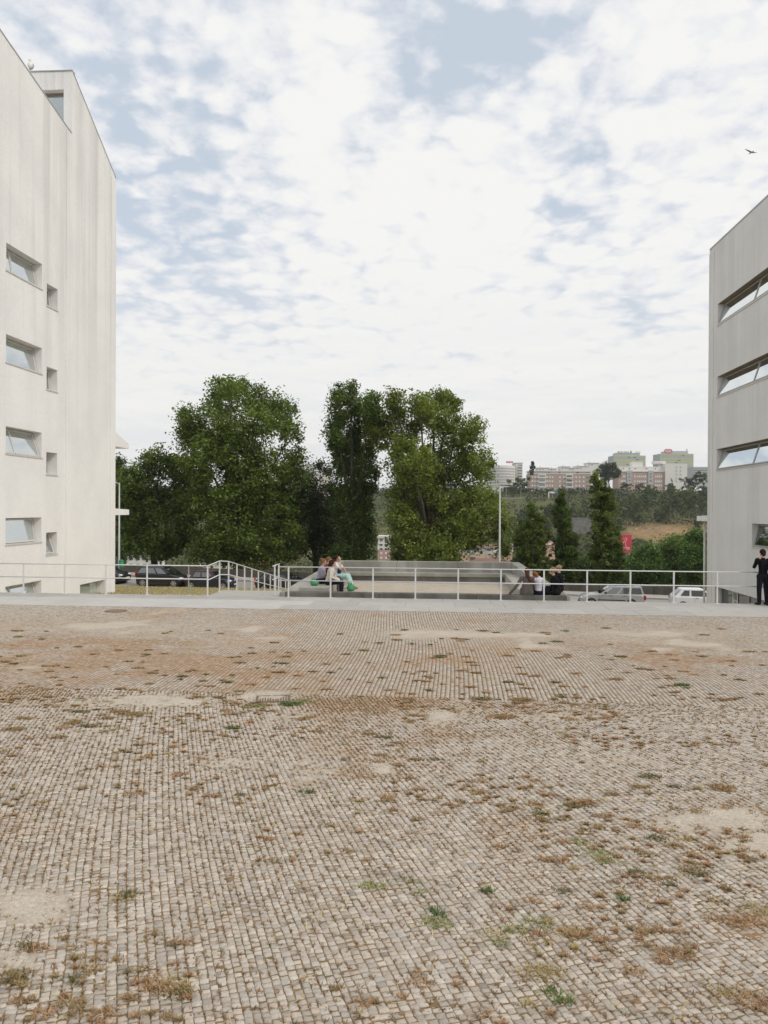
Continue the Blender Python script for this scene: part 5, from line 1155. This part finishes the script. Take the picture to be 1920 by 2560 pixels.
f.block('guard_rail', grey_r, 1180, 1425, 1244.2, 1245.2, 0, .09)
for px, t, lb in ((1265, 1216, 'slim lamp on the far road below the hotel, left one'), (1302, 1214, 'slim lamp on the far road below the hotel, right one'), (1381, 1232, 'short lamp on the far road beside the sign gantry')):
    f = FB('road_lamp', lb, 433, px, px+1, t, 1247, 'street lamp'); f.block('pole', steel, px, px+.55, t, 1247, 0, .15, 1); f.block('lamp_head', steel, px-3.5, px-.05, t-.3, t+.5, 0, .2)
f = FB('sign_gantry', 'white sign gantry with a blue sign over the far road', 432, 1371, 1373, 1229, 1250, 'gantry'); f.block('post', shut, 1371, 1373.2, 1229, 1250, 0, .5, 1); f.block('beam', shut, 1373.3, 1386, 1229, 1231, .05, .4); f.block('sign', mat('blue sign', (.10, .22, .42)), 1388, 1395, 1227.5, 1232.5, 0, .1); f.block('sign', shut, 1376, 1387.5, 1231.2, 1233.4, -.1, 0)
# ------------------------------------------------------------------ parked cars
tyre_m = mat('tyre rubber', (.02, .02, .02), rough=.9, var=.1); rim_m = mat('alloy rim', (.55, .56, .57), rough=.3, metal=.8); plast = mat('black plastic', (.025, .025, .027), rough=.6)
cglass = glass_mat('car glass', (.015, .018, .02), mirror=.10, rough=.02); hl_m = glass_mat('headlamp', (.55, .57, .58), mirror=.35, rough=.1); tl_m = mat('tail lamp', (.45, .02, .02), rough=.2); plate_m = mat('number plate', (.72, .72, .70), rough=.5)
def paint(name, c, metal=.2, coat=.6): return mat(name, c, rough=.4, metal=metal, var=.03, coat=coat)
def car(label, px, n_, s_pos, dirn, P, pm, roof_m=None, group='cars parked along the road'):
    """P: L, W, H, r(wheel), xf, xr (axles from centre), belt z (rear, front), outline tops, greenhouse"""
    p = rd(s_pos, n_); z = rz_(s_pos); ang = math.atan2(RT[1], RT[0])+(0 if dirn > 0 else math.pi)
    T = empty('parked_car', (p[0], p[1], z), label, 'car', group, rz=ang)
    L_, W_, H_, r = P['L'], P['W'], P['H'], P['r']; hw = W_/2; xf, xr_ = P['xf'], P['xr']
    # lower body outline (x, z), arches cut in
    up = P['up']     # from tail to nose, top line
    g0 = .20
    pts = [(up[0][0]+.05, g0)]+up+[(up[-1][0]-.04, g0)]
    def arch(x): return [(x+(r+.055)*math.cos(a), r+(r+.055)*math.sin(a)) for a in np.linspace(-.45, math.pi+.45, 11)]
    pts += arch(xf)+arch(xr_)
    zb_ = g0
    def ring(y, ins, dz):
        out = []; cx_ = 0
        for i, (x, zz) in enumerate(pts):
            k = 1 <= i <= len(up)
            xx = x
            if x > L_/2-.5: xx = x-ins*1.6*max(0, (x-(L_/2-.5))/.5)
            if x < -L_/2+.5: xx = x+ins*1.2*max(0, (-L_/2+.5-x)/.5)
            out.append((xx, y, zz-(dz if (k and zz > .6) else 0)))
        return out
    yy_ = [(-hw+.0, .20, .07), (-hw+.07, .10, .02), (-hw+.28, .03, 0), (0, 0, -.012), (hw-.28, .03, 0), (hw-.07, .10, .02), (hw, .20, .07)]
    m = MB(); n = len(pts); rg = [ring(y if abs(y) < hw-.01 else y, i_, d_) for y, i_, d_ in yy_]
    vs = [v for q in rg for v in q]; fs = [(a*n+i, (a+1)*n+i, (a+1)*n+(i+1) % n, a*n+(i+1) % n) for a in range(len(rg)-1) for i in range(n)]
    m.add(vs, fs, True); m.add(rg[0], [tuple(range(n))]); m.add(rg[-1], [tuple(range(n))]); body = m.build('body', pm, T)
    # wheel wells
    wl = MB()
    for x in (xf, xr_): wl.cyl((x, 0, r), (0, 1, 0), r+.05, W_-.08, 20)
    wl.build('wheel_well', plast, T)
    # greenhouse
    gx = P['gh']   # (rear base x, rear top x, front top x, front base x, base z rear, base z front, top z)
    xb0, xt0, xt1, xb1, zb0, zb1, zt = gx; b_, t_ = hw-.06, hw-.24
    A = [(xb0, -b_, zb0), (xb1, -b_, zb1), (xb1, b_, zb1), (xb0, b_, zb0)]; Bq = [(xt0, -t_, zt-.03), (xt1, -t_, zt-.03), (xt1, t_, zt-.03), (xt0, t_, zt-.03)]
    m = MB(); m.hexa([(x, y, z_-.06) for x, y, z_ in A], Bq)
    rm_ = roof_m or pm
    m.build('cabin', rm_, T)
    MB().hexa([(xt0-.04, -t_-.02, zt-.035), (xt1+.05, -t_-.02, zt-.035), (xt1+.05, t_+.02, zt-.035), (xt0-.04, t_+.02, zt-.035)], [(xt0+.12, -t_+.14, zt+.012), (xt1-.12, -t_+.14, zt+.012), (xt1-.12, t_-.14, zt+.012), (xt0+.12, t_-.14, zt+.012)]).build('roof', rm_, T)
    def side(u, v, s): # point on side panel
        x0 = xb0+(xt0-xb0)*v; x1 = xb1+(xt1-xb1)*v; zz = (zb0+(zb1-zb0)*u)*(1-v)+(zt-.03)*v; y = b_+(t_-b_)*v
        return (x0+(x1-x0)*u, s*(y+.008), zz)
    for s in (-1, 1):
        for (u0, u1) in P['win']:
            lo, hi_ = .10, .86; e0 = .03 if u0 > .05 else 0
            m = MB(); m.poly([side(u0+(.015), lo, s), side(u1, lo, s), side(u1-.0, hi_, s), side(u0+.02, hi_, s)]); m.build('side_window', cglass, T)
    def endp(v, w, front):
        xb, xt, zb__ = (xb1, xt1, zb1) if front else (xb0, xt0, zb0); y = (b_+(t_-b_)*v)*w; d = .012 if front else -.012
        return (xb+(xt-xb)*v+d, y, zb__*(1-v)+(zt-.03)*v)
    for fr_, nm in ((True, 'windscreen'), (False, 'rear_window')):
        v0 = .06 if fr_ else .16
        MB().poly([endp(v0, -.88, fr_), endp(v0, .88, fr_), endp(.9, .86, fr_), endp(.9, -.86, fr_)]).build(nm, cglass, T)
    # wheels
    for x in (xf, xr_):
        for s in (-1, 1):
            y = s*(hw-.10); t = MB(); t.tube([(0, -.10, 0), (0, -.09, 0), (0, .09, 0), (0, .10, 0)], [r-.03, r, r, r-.03], 24); w = t.build('wheel', tyre_m, T); w.location = (x, y, r)
            rmb = MB(); rmb.cyl((0, s*.098, 0), (0, 1, 0), r*.24, .02, 12)
            for k_ in range(7):
                a = k_*2*math.pi/7+.3; d = Vector((math.cos(a), 0, math.sin(a))); q = Vector((-math.sin(a), 0, math.cos(a)))
                c0 = Vector((0, s*.095, 0)); rmb.hexa([c0+d*.04-q*.022, c0+d*r*.66-q*.034, c0+d*r*.66+q*.034, c0+d*.04+q*.022], [p_+Vector((0, s*.018, 0)) for p_ in (c0+d*.04-q*.022, c0+d*r*.66-q*.034, c0+d*r*.66+q*.034, c0+d*.04+q*.022)])
            ringv = []
            for k_ in range(20):
                a = k_*2*math.pi/20
                for rr_ in (.64, .73): ringv.append((math.cos(a)*r*rr_, s*.114, math.sin(a)*r*rr_))
            rmb.add(ringv, [(2*k_, 2*k_+1, (2*k_+3) % 40, (2*k_+2) % 40) for k_ in range(20)]); rmb.build('rim', rim_m, w, fix=False)
    # lamps, bumpers, plates, mirrors, handles, door seams
    zl = P.get('zl', .66); xn = L_/2; dk = P.get('lampw', .34)
    for s in (-1, 1):
        MB().ell((xn-.22, s*(hw-.26), zl), (.20, .20, .085), 12, 8).build('headlight', hl_m, T)
        tz = P.get('tz', (.62, .92)); MB().box(-xn-.012+P.get('tx', .04), -xn+.12, s*(hw-.19), s*(hw-.03), tz[0], tz[1], .02).build('tail_light', tl_m, T)
        mx_ = xb1-.42; MB().box(mx_-.08, mx_+.07, s*(hw-.03), s*(hw+.15), zb1+.03, zb1+.16, .03).build('mirror', P.get('mm') or pm, T)
        for x in P['door']:
            MB().box(x-.005, x+.005, s*(hw-.012), s*(hw+.004), .30, zb1-.02).build('door_seam', plast, T)
        for x in P['door'][:-1] if len(P['door']) > 1 else P['door']: MB().box(x+.08, x+.22, s*(hw-.01), s*(hw+.022), zb0-.12, zb0-.085, .008).build('door_handle', P.get('hm') or pm, T)
        MB().box(xr_+r+.1, xf-r-.1, s*(hw-.02), s*(hw+.008), .27 if not P.get('strip') else .48, .31 if not P.get('strip') else .55, .005).build('side_strip', plast, T)
    MB().box(xn-.06, xn+.012, -.42, .42, .30, .42, .02).build('grille', plast, T); MB().box(xn-.0, xn+.022, -.26, .26, .40, .50).build('number_plate', plate_m, T); MB().box(-xn-.016, -xn+.004, -.26, .26, .50 if not P.get('hatchplate') else .62, .61 if not P.get('hatchplate') else .73).build('number_plate', plate_m, T)
    if P.get('rack'):
        for s in (-1, 1): MB().tube([(xt0+.15, s*(t_-.02), zt+.0), (xt0+.2, s*(t_-.02), zt+.055), (xt1-.2, s*(t_-.02), zt+.055), (xt1-.1, s*(t_-.02), zt)], .014, 6).build('roof_rail', plast, T)
        for x in (xt0+.5, (xt0+xt1)/2, xt1-.35): MB().box(x-.02, x+.02, -t_+.0, t_, zt+.07, zt+.09).build('roof_bar', plast, T)
    # seats glimpsed through the glass are left dark
    return T
def spos(px, d):   # along-road position of a car's middle, read from the photograph
    p = at_d(px, 1460, d)[:2]; v = p-RO; return float(v@RT), float(v@RN)
black = paint('black paint', (.008, .008, .010)); navy = paint('dark blue paint', (.010, .014, .028)); dkg = paint('dark green-black paint', (.012, .015, .018)); silver = paint('silver grey paint', (.40, .405, .41), .25); whitep = paint('white paint', (.74, .75, .76), .0)
MPV = dict(L=3.83, W=1.68, H=1.52, r=.30, xf=1.22, xr=-1.22, up=[(-1.90, .42), (-1.915, .62), (-1.86, .98), (-1.75, 1.02), (1.02, .98), (1.45, .86), (1.76, .74), (1.90, .58), (1.91, .40)], gh=(-1.80, -1.48, .32, 1.18, 1.00, .95, 1.50), win=[(.03, .26), (.29, .55), (.58, .84)], door=(-.72, .12, .98), tz=(.72, 1.12), tx=.06, zl=.70)
MINI = dict(L=3.65, W=1.68, H=1.40, r=.31, xf=1.22, xr=-1.24, up=[(-1.80, .40), (-1.825, .60), (-1.72, .88), (-1.55, .93), (.78, .93), (1.35, .86), (1.66, .74), (1.80, .58), (1.81, .40)], gh=(-1.42, -1.10, .18, .78, .92, .92, 1.38), win=[(.10, .40), (.44, .86)], door=(-.42, .72), tz=(.60, .84), zl=.72)
HATCH = dict(L=4.15, W=1.75, H=1.46, r=.31, xf=1.30, xr=-1.28, up=[(-2.05, .42), (-2.07, .62), (-1.98, .94), (-1.86, .99), (.92, .95), (1.55, .84), (1.90, .70), (2.05, .55), (2.06, .40)], gh=(-1.92, -1.40, .22, 1.08, .98, .94, 1.44), win=[(.05, .24), (.27, .52), (.55, .86)], door=(-.86, .04, .92), tz=(.62, 1.12), tx=.07, zl=.66)
ESTATE = dict(L=4.23, W=1.66, H=1.44, r=.29, xf=1.32, xr=-1.20, up=[(-2.09, .40), (-2.11, .58), (-2.08, .86), (-2.04, .93), (.90, .92), (1.60, .82), (2.02, .70), (2.10, .56), (2.10, .38)], gh=(-2.02, -1.86, .10, .86, .91, .90, 1.41), win=[(.03, .30), (.34, .57), (.60, .87)], door=(-.92, -.02, .84), tz=(.56, .86), tx=.005, zl=.62, rack=True, strip=True, mm=plast, hm=plast)
SMALL = dict(L=3.85, W=1.66, H=1.43, r=.29, xf=1.22, xr=-1.22, up=[(-1.91, .42), (-1.925, .62), (-1.80, .90), (-1.70, .96), (.90, .92), (1.45, .82), (1.78, .70), (1.91, .55), (1.92, .40)], gh=(-1.76, -1.25, .15, 1.02, .95, .92, 1.41), win=[(.12, .34), (.38, .86)], door=(-.50, .92), tz=(.66, .92), tx=.10, zl=.66, hm=plast, hatchplate=True)
for (nm, px, d, dr, P, pm, rf) in (
    ('black small people carrier parked behind the left railing', 408.5, 55, 1, MPV, black, None),
    ('dark blue small hatchback with a maroon soft top behind the ramp railing', 529.5, 53.8, 1, MINI, navy, mat('maroon soft top', (.085, .045, .045), rough=.9)),
    ('dark hatchback with a red tail lamp, nose hidden by the seating bay wall', 712, 52.6, 1, HATCH, dkg, None),
    ('nose of a black saloon just right of the left block', 263, 57, 1, HATCH, paint('black saloon paint', (.010, .010, .012)), None),
    ('silver grey estate car with roof bars, facing left', 1528, 49.3, -1, ESTATE, silver, None),
    ('white small hatchback half hidden by the right block', 1750, 48.6, 1, SMALL, whitep, None)):
    s_, n_ = spos(px, d); car(nm, px, -.2 if abs(n_) > 3 else max(-.55, min(n_, .6)), s_, dr, P, pm, rf)
# ------------------------------------------------------------------ people
skin = mat('skin', (.50, .30, .21), rough=.55, var=.06, scale=30); PM = {}
def cloth(n, c): return mat(n, c, rough=.95, spec=.12, var=.10, scale=18, bump=.3, bscale=60, obj=True)
def solid(name, caps, ells, m, parent, vox=.011, sm=6):
    """one continuous skin grown over a set of tapered limbs"""
    b = MB()
    for c in caps: b.capsule(*c)
    for e in ells: b.ell(*e)
    o = b.build(name, m, parent)
    rmd = o.modifiers.new('r', 'REMESH'); rmd.mode = 'VOXEL'; rmd.voxel_size = vox
    s_ = o.modifiers.new('s', 'SMOOTH'); s_.iterations = sm; s_.factor = .5
    dg = bpy.context.evaluated_depsgraph_get(); me = bpy.data.meshes.new_from_object(o.evaluated_get(dg)); o.modifiers.clear(); old = o.data; o.data = me; bpy.data.meshes.remove(old)
    me.polygons.foreach_set('use_smooth', [True]*len(me.polygons)); me.materials.clear(); me.materials.append(m); return o
V3 = Vector
def hand(wr, d, nrm, curl=.35):
    """palm and five bent fingers as capsules; d points along the hand, nrm out of its back"""
    wr, d, nrm = V3(wr), V3(d).normalized(), V3(nrm).normalized(); s = d.cross(nrm).normalized(); nrm = s.cross(d); c = []
    for k in (-.028, -.009, .010, .028): c.append((wr, wr+d*.085+s*k, .020, .0125))
    for k, ln in ((-.030, .058), (-.010, .074), (.010, .080), (.030, .070)):
        a = wr+d*.085+s*k; m_ = a+(d-nrm*curl).normalized()*ln*.5; e = m_+(d-nrm*curl*2.4).normalized()*ln*.5; c += [(a, m_, .0105, .0095), (m_, e, .0095, .0075)]
    t0 = wr+d*.025+s*.024; t1 = t0+(d*.6+s*.8-nrm*.2).normalized()*.045; t2 = t1+(d+s*.25-nrm*.4).normalized()*.032; return c+[(t0, t1, .014, .012), (t1, t2, .012, .009)]
def person(label, loc, rz, J, top, bottom, hair, shoes=None, sleeve=1.0, female=True, extra=None, skirt=None, scale=1.0, group=None, skinm=None):
    """J joints (metres, facing +Y): pelvis chest neck head look; sh el ha (l, r); hip kn an toe (l, r)"""
    sk_ = skinm or skin
    T = empty('person', loc, label, 'person', group, rz=rz); T.scale = (scale,)*3
    pel, ch, nk, hd = [V3(J[k]) for k in ('pelvis', 'chest', 'neck', 'head')]; look = V3(J.get('look', (0, 1, 0))).normalized(); upv = (hd-nk).normalized(); sd = look.cross(upv).normalized(); upv = sd.cross(look)
    rot = Matrix((sd, look, upv)).transposed()
    caps = [(pel, pel.lerp(ch, .5), .125, .112), (pel.lerp(ch, .5), ch, .112, .13), (ch, nk, .10, .055), (nk, hd-upv*.03, .052, .050)]
    ells = [(hd+upv*.02, (.075, .093, .108), 14, 10, rot), (hd-upv*.05+look*.03, (.052, .060, .055), 12, 8, rot), (hd+look*.100-upv*.012, (.013, .022, .022), 8, 6, rot), (hd+look*.086-upv*.052, (.024, .014, .010), 8, 6, rot)]
    for s in (-1, 1): ells += [(hd+sd*s*.078-upv*.005-look*.01, (.012, .022, .030), 8, 6, rot), (hd+sd*s*.030+look*.080+upv*.030, (.020, .012, .008), 8, 6, rot)]
    arms = []; legs = []
    for i, s in ((0, -1), (1, 1)):
        sh, el, ha = [V3(J[k][i]) for k in ('sh', 'el', 'ha')]; caps += [(ch+(sh-ch)*.4, sh, .07, .058), (sh, el, .050, .038), (el, ha, .038, .026)]; arms.append((sh, el, ha))
        hd_ = J.get('hd', {}).get(i); d = V3(hd_[0]) if hd_ else (ha-el); nr = V3(hd_[1]) if hd_ else V3((0, 0, 1)) if abs((ha-el).normalized().z) < .8 else look
        caps += hand(ha, d, nr, hd_[2] if hd_ and len(hd_) > 2 else .35)
        hp, kn, an, to = [V3(J[k][i]) for k in ('hip', 'kn', 'an', 'toe')]; caps += [(pel, hp, .11, .095), (hp, kn, .085, .056), (kn, kn.lerp(an, .4), .055, .056), (kn.lerp(an, .4), an, .056, .036), (an, to, .036, .026)]; legs.append((hp, kn, an, to))
    solid('body', caps, ells, sk_, T)
    # face details
    ed = mat('eye', (.03, .02, .015), rough=.3)
    for s in (-1, 1): MB().ell(hd+sd*s*.030+look*.089+upv*.014, (.012, .006, .006), 8, 6, rot).build('eye', ed, T)
    MB().ell(hd+look*.093-upv*.052, (.022, .008, .006), 8, 6, rot).build('mouth', mat('lips', (.40, .14, .12), rough=.5), T)
    # clothes
    g = .014; sc_ = [(pel, pel.lerp(ch, .5), .125+g, .112+g), (pel.lerp(ch, .5), ch, .112+g, .13+g), (ch, nk-upv*.03, .10+g, .055+g)]
    for (sh, el, ha) in arms:
        sc_ += [(ch+(sh-ch)*.4, sh, .07+g, .060+g)]
        if sleeve <= .5: sc_ += [(sh, sh.lerp(el, sleeve*2), .052+g, .046+g)]
        else: sc_ += [(sh, el, .052+g, .040+g), (el, el.lerp(ha, min(1, (sleeve-.5)*2)*.96), .040+g, .028+g)]
    if J.get('loose'): sc_ += [(ch+V3((0, -.02, 0)), pel+V3((s_*.07, -.03, -.03)), .13, .15) for s_ in (-1, 1)]
    solid('top', sc_, [], top, T)
    bc = [(pel, pel.lerp(ch, .22), .13+g, .115+g)]
    for (hp, kn, an, to) in legs:
        bc += [(pel, hp, .115+g, .10+g)]
        if not skirt: bc += [(hp, kn, .088+g, .060+g), (kn, an.lerp(kn, .06), .060+g, .050+g)]
    if skirt:
        a, b = legs; mid = lambda i, t: a[i].lerp(b[i], t)
        for t in (0, .25, .5, .75, 1): bc += [(mid(0, t), mid(1, t), .09+g, .080+g), (mid(1, t), mid(1, t).lerp(mid(2, t), skirt), .078+g, .075)]
    solid('skirt' if skirt else 'trousers', bc, [], bottom, T)
    if shoes:
        for (hp, kn, an, to) in legs: solid('shoe', [(an+V3((0, 0, -.03)), to, .048, .038), (an+V3((0, 0, -.035))-(to-an).normalized()*.03, an, .044, .045)], [], shoes, T, sm=3)
    # hair
    hc = hd+upv*.035-look*.018; hl = [(hc, (.090, .105, .105), 14, 10, rot)]; hcp = []
    k = hair[0]; hm = hair[1]
    if k == 'bun': hl += [(hc-look*.10+upv*.07, (.048, .048, .045), 10, 8, rot)]; hcp += [(hc-look*.05, nk-look*.03+upv*.05, .06, .035)]
    if k == 'long': hcp += [(hc-look*.04, nk-look*.075, .085, .075), (nk-look*.075, ch-look*.13-upv*.04, .075, .055), (nk-look*.09, ch-look*.15-upv*.20, .06, .03)]+[(hc+sd*s*.05, nk+sd*s*.06-look*.02, .045, .035) for s in (-1, 1)]
    if k == 'side': hcp += [(hc-look*.04, nk-look*.08+sd*.02, .08, .07), (nk-look*.08+sd*.02, ch-look*.13+sd*.10, .07, .055), (ch-look*.13+sd*.10, ch-look*.10+sd*.17-V3((0, 0, .10)), .055, .03)]
    if k == 'curly':
        g_ = random.Random(3)
        for _ in range(26): v = V3((g_.gauss(0, 1), g_.gauss(-.35, .8), abs(g_.gauss(.5, .7)))).normalized(); hl += [(hc+rot@V3((v.x*.075, v.y*.088, v.z*.088)), (.036, .036, .034), 7, 5, None)]
    if k == 'short': hcp += [(hc-look*.03, hc-look*.055-upv*.07, .085, .06)]
    o = solid('hair', hcp, hl, hm, T, sm=2)
    # clear the hair off the face: keep only what lies behind the hairline
    bm = bmesh.new(); bm.from_mesh(o.data); rem = [v for v in bm.verts if (v.co-hd).dot(look) > .050 and (v.co-hd).dot(upv) < .060 and (v.co-hd).dot(upv) > -.13]; bmesh.ops.delete(bm, geom=rem, context='VERTS'); bm.to_mesh(o.data); bm.free()
    if extra: extra(T)
    return T
hb = cloth('light brown hair', (.19, .10, .05)); hd_k = cloth('dark brown hair', (.045, .02, .013)); hblond = cloth('sandy blond hair', (.25, .165, .095)); hred = cloth('auburn hair', (.085, .038, .026)); horg = cloth('ginger hair', (.26, .11, .05))
def seat(ph=.11, lean=.0, kn=.46, ft=.42, foot_z=-.37, spread=.08, head_fwd=.03, **k):
    """sitting, origin on the seat, facing +Y"""
    J = dict(pelvis=(0, 0, ph), chest=(0, lean*.9, ph+.38), neck=(0, lean*1.15, ph+.52), head=(0, lean*1.25+head_fwd, ph+.655),
             sh=[(-.175, lean*1.0, ph+.44), (.175, lean*1.0, ph+.44)], el=[(-.22, lean+.06, ph+.18), (.22, lean+.06, ph+.18)], ha=[(-.10, .30, ph+.08), (.10, .30, ph+.08)],
             hip=[(-spread, .03, ph-.01), (spread, .03, ph-.01)], kn=[(-spread-.01, kn, ph+.01), (spread+.01, kn, ph+.01)], an=[(-spread, ft+.02, foot_z+.08), (spread, ft+.02, foot_z+.08)], toe=[(-spread, ft+.17, foot_z+.035), (spread, ft+.17, foot_z+.035)], look=(0, 1, -.15))
    J.update(k); return J
zs_w, zf_w = .27, -.10
fz = zf_w-zs_w
RX = -math.pi/2   # facing +X
person('woman with light brown bun and lilac top sitting nearest the wall on the left bench', (-4.36, 26.2, zs_w), RX, seat(lean=.10, foot_z=fz, ha=[(-.06, .34, .22), (.06, .36, .22)]), cloth('lilac grey top', (.34, .31, .38)), cloth('black trousers', (.012, .012, .016)), ('bun', hb), shoes=cloth('tan sandal', (.25, .16, .10)), sleeve=.6, extra=None)
def strap(T): MB().tube([(-.12, .06, .58), (-.02, .20, .40), (.12, .13, .14)], .014, 6).build('bag_strap', cloth('dark strap', (.05, .03, .03)), T)
person('woman with very long dark hair and cream blouse on the left bench, dark trousers', (-3.95, 25.75, zs_w), RX, seat(lean=.09, foot_z=fz, ha=[(-.08, .40, .15), (.10, .42, .15)]), cloth('cream blouse', (.60, .54, .46)), cloth('dark navy trousers', (.012, .014, .028)), ('long', hd_k), shoes=cloth('brown sandal', (.22, .13, .08)), sleeve=.95, extra=strap)
person('woman with brown hair, mostly hidden between her friends on the left bench', (-4.25, 27.1, zs_w), RX, seat(lean=.05, foot_z=fz), cloth('dark red top', (.16, .05, .05)), cloth('grey trousers', (.08, .08, .09)), ('short', hb), shoes=cloth('brown sandal', (.22, .13, .08)), sleeve=.9)
def vest(T): solid('vest', [(V3((0, .03, .16)), V3((0, .10, .42)), .118, .112)], [], cloth('dark blue vest', (.015, .035, .065)), T)
def bagc(T): pass
person('woman in white tee and mint skirt on the left bench, hand at her chin', (-4.0, 28.05, zs_w), RX+R(-12), seat(lean=.02, foot_z=fz, kn=.44, ft=.62, spread=.09, el=[(-.24, .22, .36), (.22, .24, .38)], ha=[(-.16, .36, .16), (.06, .17, .66)], look=(.15, 1, .22), head=(0, .05, .775), hd={1: ((-.1, -.1, 1), (0, 1, .2), .9)}), cloth('white tee', (.70, .66, .62)), cloth('mint skirt', (.40, .58, .54)), ('bun', hd_k), shoes=cloth('tan sandal', (.25, .16, .10)), sleeve=.28, skirt=.72, extra=vest)
# green bags
gbag = mat('green carrier bag', (.05, .27, .11), rough=.45, var=.12, scale=10, bump=.8, bscale=14)
def bag(label, loc, sc=1.0, rz=0):
    g = np.random.default_rng(int(abs(loc[0]*100))); b = MB(); b.ell((0, 0, .13), (.17, .12, .14), 16, 12); b.ell((.06, .02, .10), (.13, .11, .10), 14, 10); b.ell((-.05, 0, .22), (.09, .07, .08), 12, 8)
    vs = []
    for v in b.v: v = V3(v); n_ = 1+.10*math.sin(v.x*60+v.z*25)+.08*math.sin(v.y*70-v.z*45); vs.append((v.x*n_, v.y*n_, max(0, v.z*n_)))
    b.v = vs; T = empty('carrier_bag', loc, label, 'bag', 'green carrier bags', rz=rz); b.build('bag_body', gbag, T); T.scale = (sc,)*3
    for s in (-1, 1): MB().tube([(-.09, s*.03, .24), (-.06, s*.03, .34), (.02, s*.03, .35), (.05, s*.03, .24)], .010, 6).build('handle', gbag, T)
    return T
bag('crumpled green carrier bag lying on the left bench by the wall', (-4.42, 25.45, zs_w), .8)
bag('green carrier bag standing on the sandy floor at the feet of the group', (-3.35, 27.2, zf_w), .9, .5)
# right group, seen from behind on the kerb
zk = .157
stand = cloth('taupe cardigan', (.13, .112, .10))
person('woman in taupe cardigan with long brown hair, seen from behind on the kerb', (2.80, 24.62, zk), R(2), seat(lean=-.05, foot_z=-.25, head_fwd=.04, loose=True, el=[(-.38, -.03, .24), (.25, .08, .20)], ha=[(-.56, .02, .03), (.20, .30, .16)], hd={0: ((-1, .1, -.1), (0, 0, 1), .1)}, look=(.25, 1, -.1)), stand, cloth('dark grey trousers', (.05, .05, .06)), ('side', hred), shoes=cloth('black shoe', (.02, .02, .02)), sleeve=1.0)
person('ginger haired girl in a white shirt leaning beside the taupe cardigan', (3.18, 24.72, zk), R(8), seat(lean=-.02, foot_z=-.25, head=(-.10, .05, .70), look=(-.5, .8, -.2)), cloth('white shirt', (.58, .58, .64)), cloth('navy jeans', (.015, .02, .05)), ('short', horg), shoes=cloth('black shoe', (.02, .02, .02)), sleeve=1.0, scale=.92)
person('curly blond man in a black jacket sitting sideways on the kerb, facing left', (3.80, 24.75, zk), R(82), seat(lean=.10, foot_z=-.02, kn=.44, ft=.30, kn_=0, el=[(-.23, .16, .22), (.22, .16, .24)], ha=[(-.08, .22, .16), (.06, .18, .20)], look=(0, 1, -.25), **{}), cloth('black jacket', (.010, .010, .012)), cloth('black jeans', (.014, .014, .018)), ('curly', hblond), shoes=cloth('black shoe', (.02, .02, .02)), sleeve=1.0, female=False)
person('second blond man in black, almost hidden behind the curly blond one', (3.98, 25.35, .19), R(80), seat(lean=.02, foot_z=-.06, kn=.42, ft=.34), cloth('black sweater', (.012, .012, .014)), cloth('black jeans', (.014, .014, .018)), ('curly', cloth('golden blond hair', (.29, .19, .10))), shoes=cloth('black shoe', (.02, .02, .02)), sleeve=1.0, female=False)
# standing on the pavement at the right edge
def standing(**k):
    J = dict(pelvis=(0, 0, .93), chest=(0, .01, 1.29), neck=(0, .01, 1.46), head=(0, .04, 1.61), sh=[(-.19, 0, 1.40), (.19, 0, 1.40)], el=[(-.25, .08, 1.13), (.25, .10, 1.14)], ha=[(-.05, .26, 1.30), (.10, .28, 1.20)],
             hip=[(-.09, 0, .89), (.09, 0, .89)], kn=[(-.11, .02, .48), (.11, .01, .48)], an=[(-.12, -.01, .09), (.12, -.02, .09)], toe=[(-.14, .15, .035), (.14, .14, .035)], look=(0, 1, -.1)); J.update(k); return J
blk = cloth('black coat', (.008, .008, .011)); p = at_z(1907, 1513, 0)
person('person in black seen from behind under the window of the right block', (p[0], p[1], 0.002), R(8), standing(el=[(-.24, .08, 1.18), (.22, .10, 1.14)], ha=[(-.07, .18, 1.42), (.10, .28, 1.20)]), blk, cloth('black trousers', (.012, .012, .016)), ('short', cloth('dark hair', (.03, .015, .012))), shoes=cloth('black shoe', (.02, .02, .02)), sleeve=1.0, female=False, scale=1.01)
p = at_z(1934, 1514, 0)
person('second person in black, almost wholly outside the right edge of the picture', (p[0], p[1], 0.002), R(60), standing(), blk, cloth('black trousers', (.012, .012, .016)), ('short', cloth('dark hair', (.03, .015, .012))), shoes=cloth('black shoe', (.02, .02, .02)), sleeve=1.0, female=False, scale=.98)
# ------------------------------------------------------------------ thin haze over the valley
hm_ = bpy.data.materials.new('haze'); hm_.use_nodes = True; ht = hm_.node_tree; ht.nodes.clear()
pv = ht.nodes.new('ShaderNodeVolumePrincipled'); pv.inputs['Color'].default_value = (.86, .90, .95, 1); pv.inputs['Density'].default_value = .00018; pv.inputs['Anisotropy'].default_value = .2
ho = ht.nodes.new('ShaderNodeOutputMaterial'); ht.links.new(pv.outputs[0], ho.inputs['Volume'])
o = MB().box(-2600, 2600, -450, 4600, -36, 60).build('haze', hm_, None); tag(o, kind='stuff')
SC.cycles.volume_bounces = 0
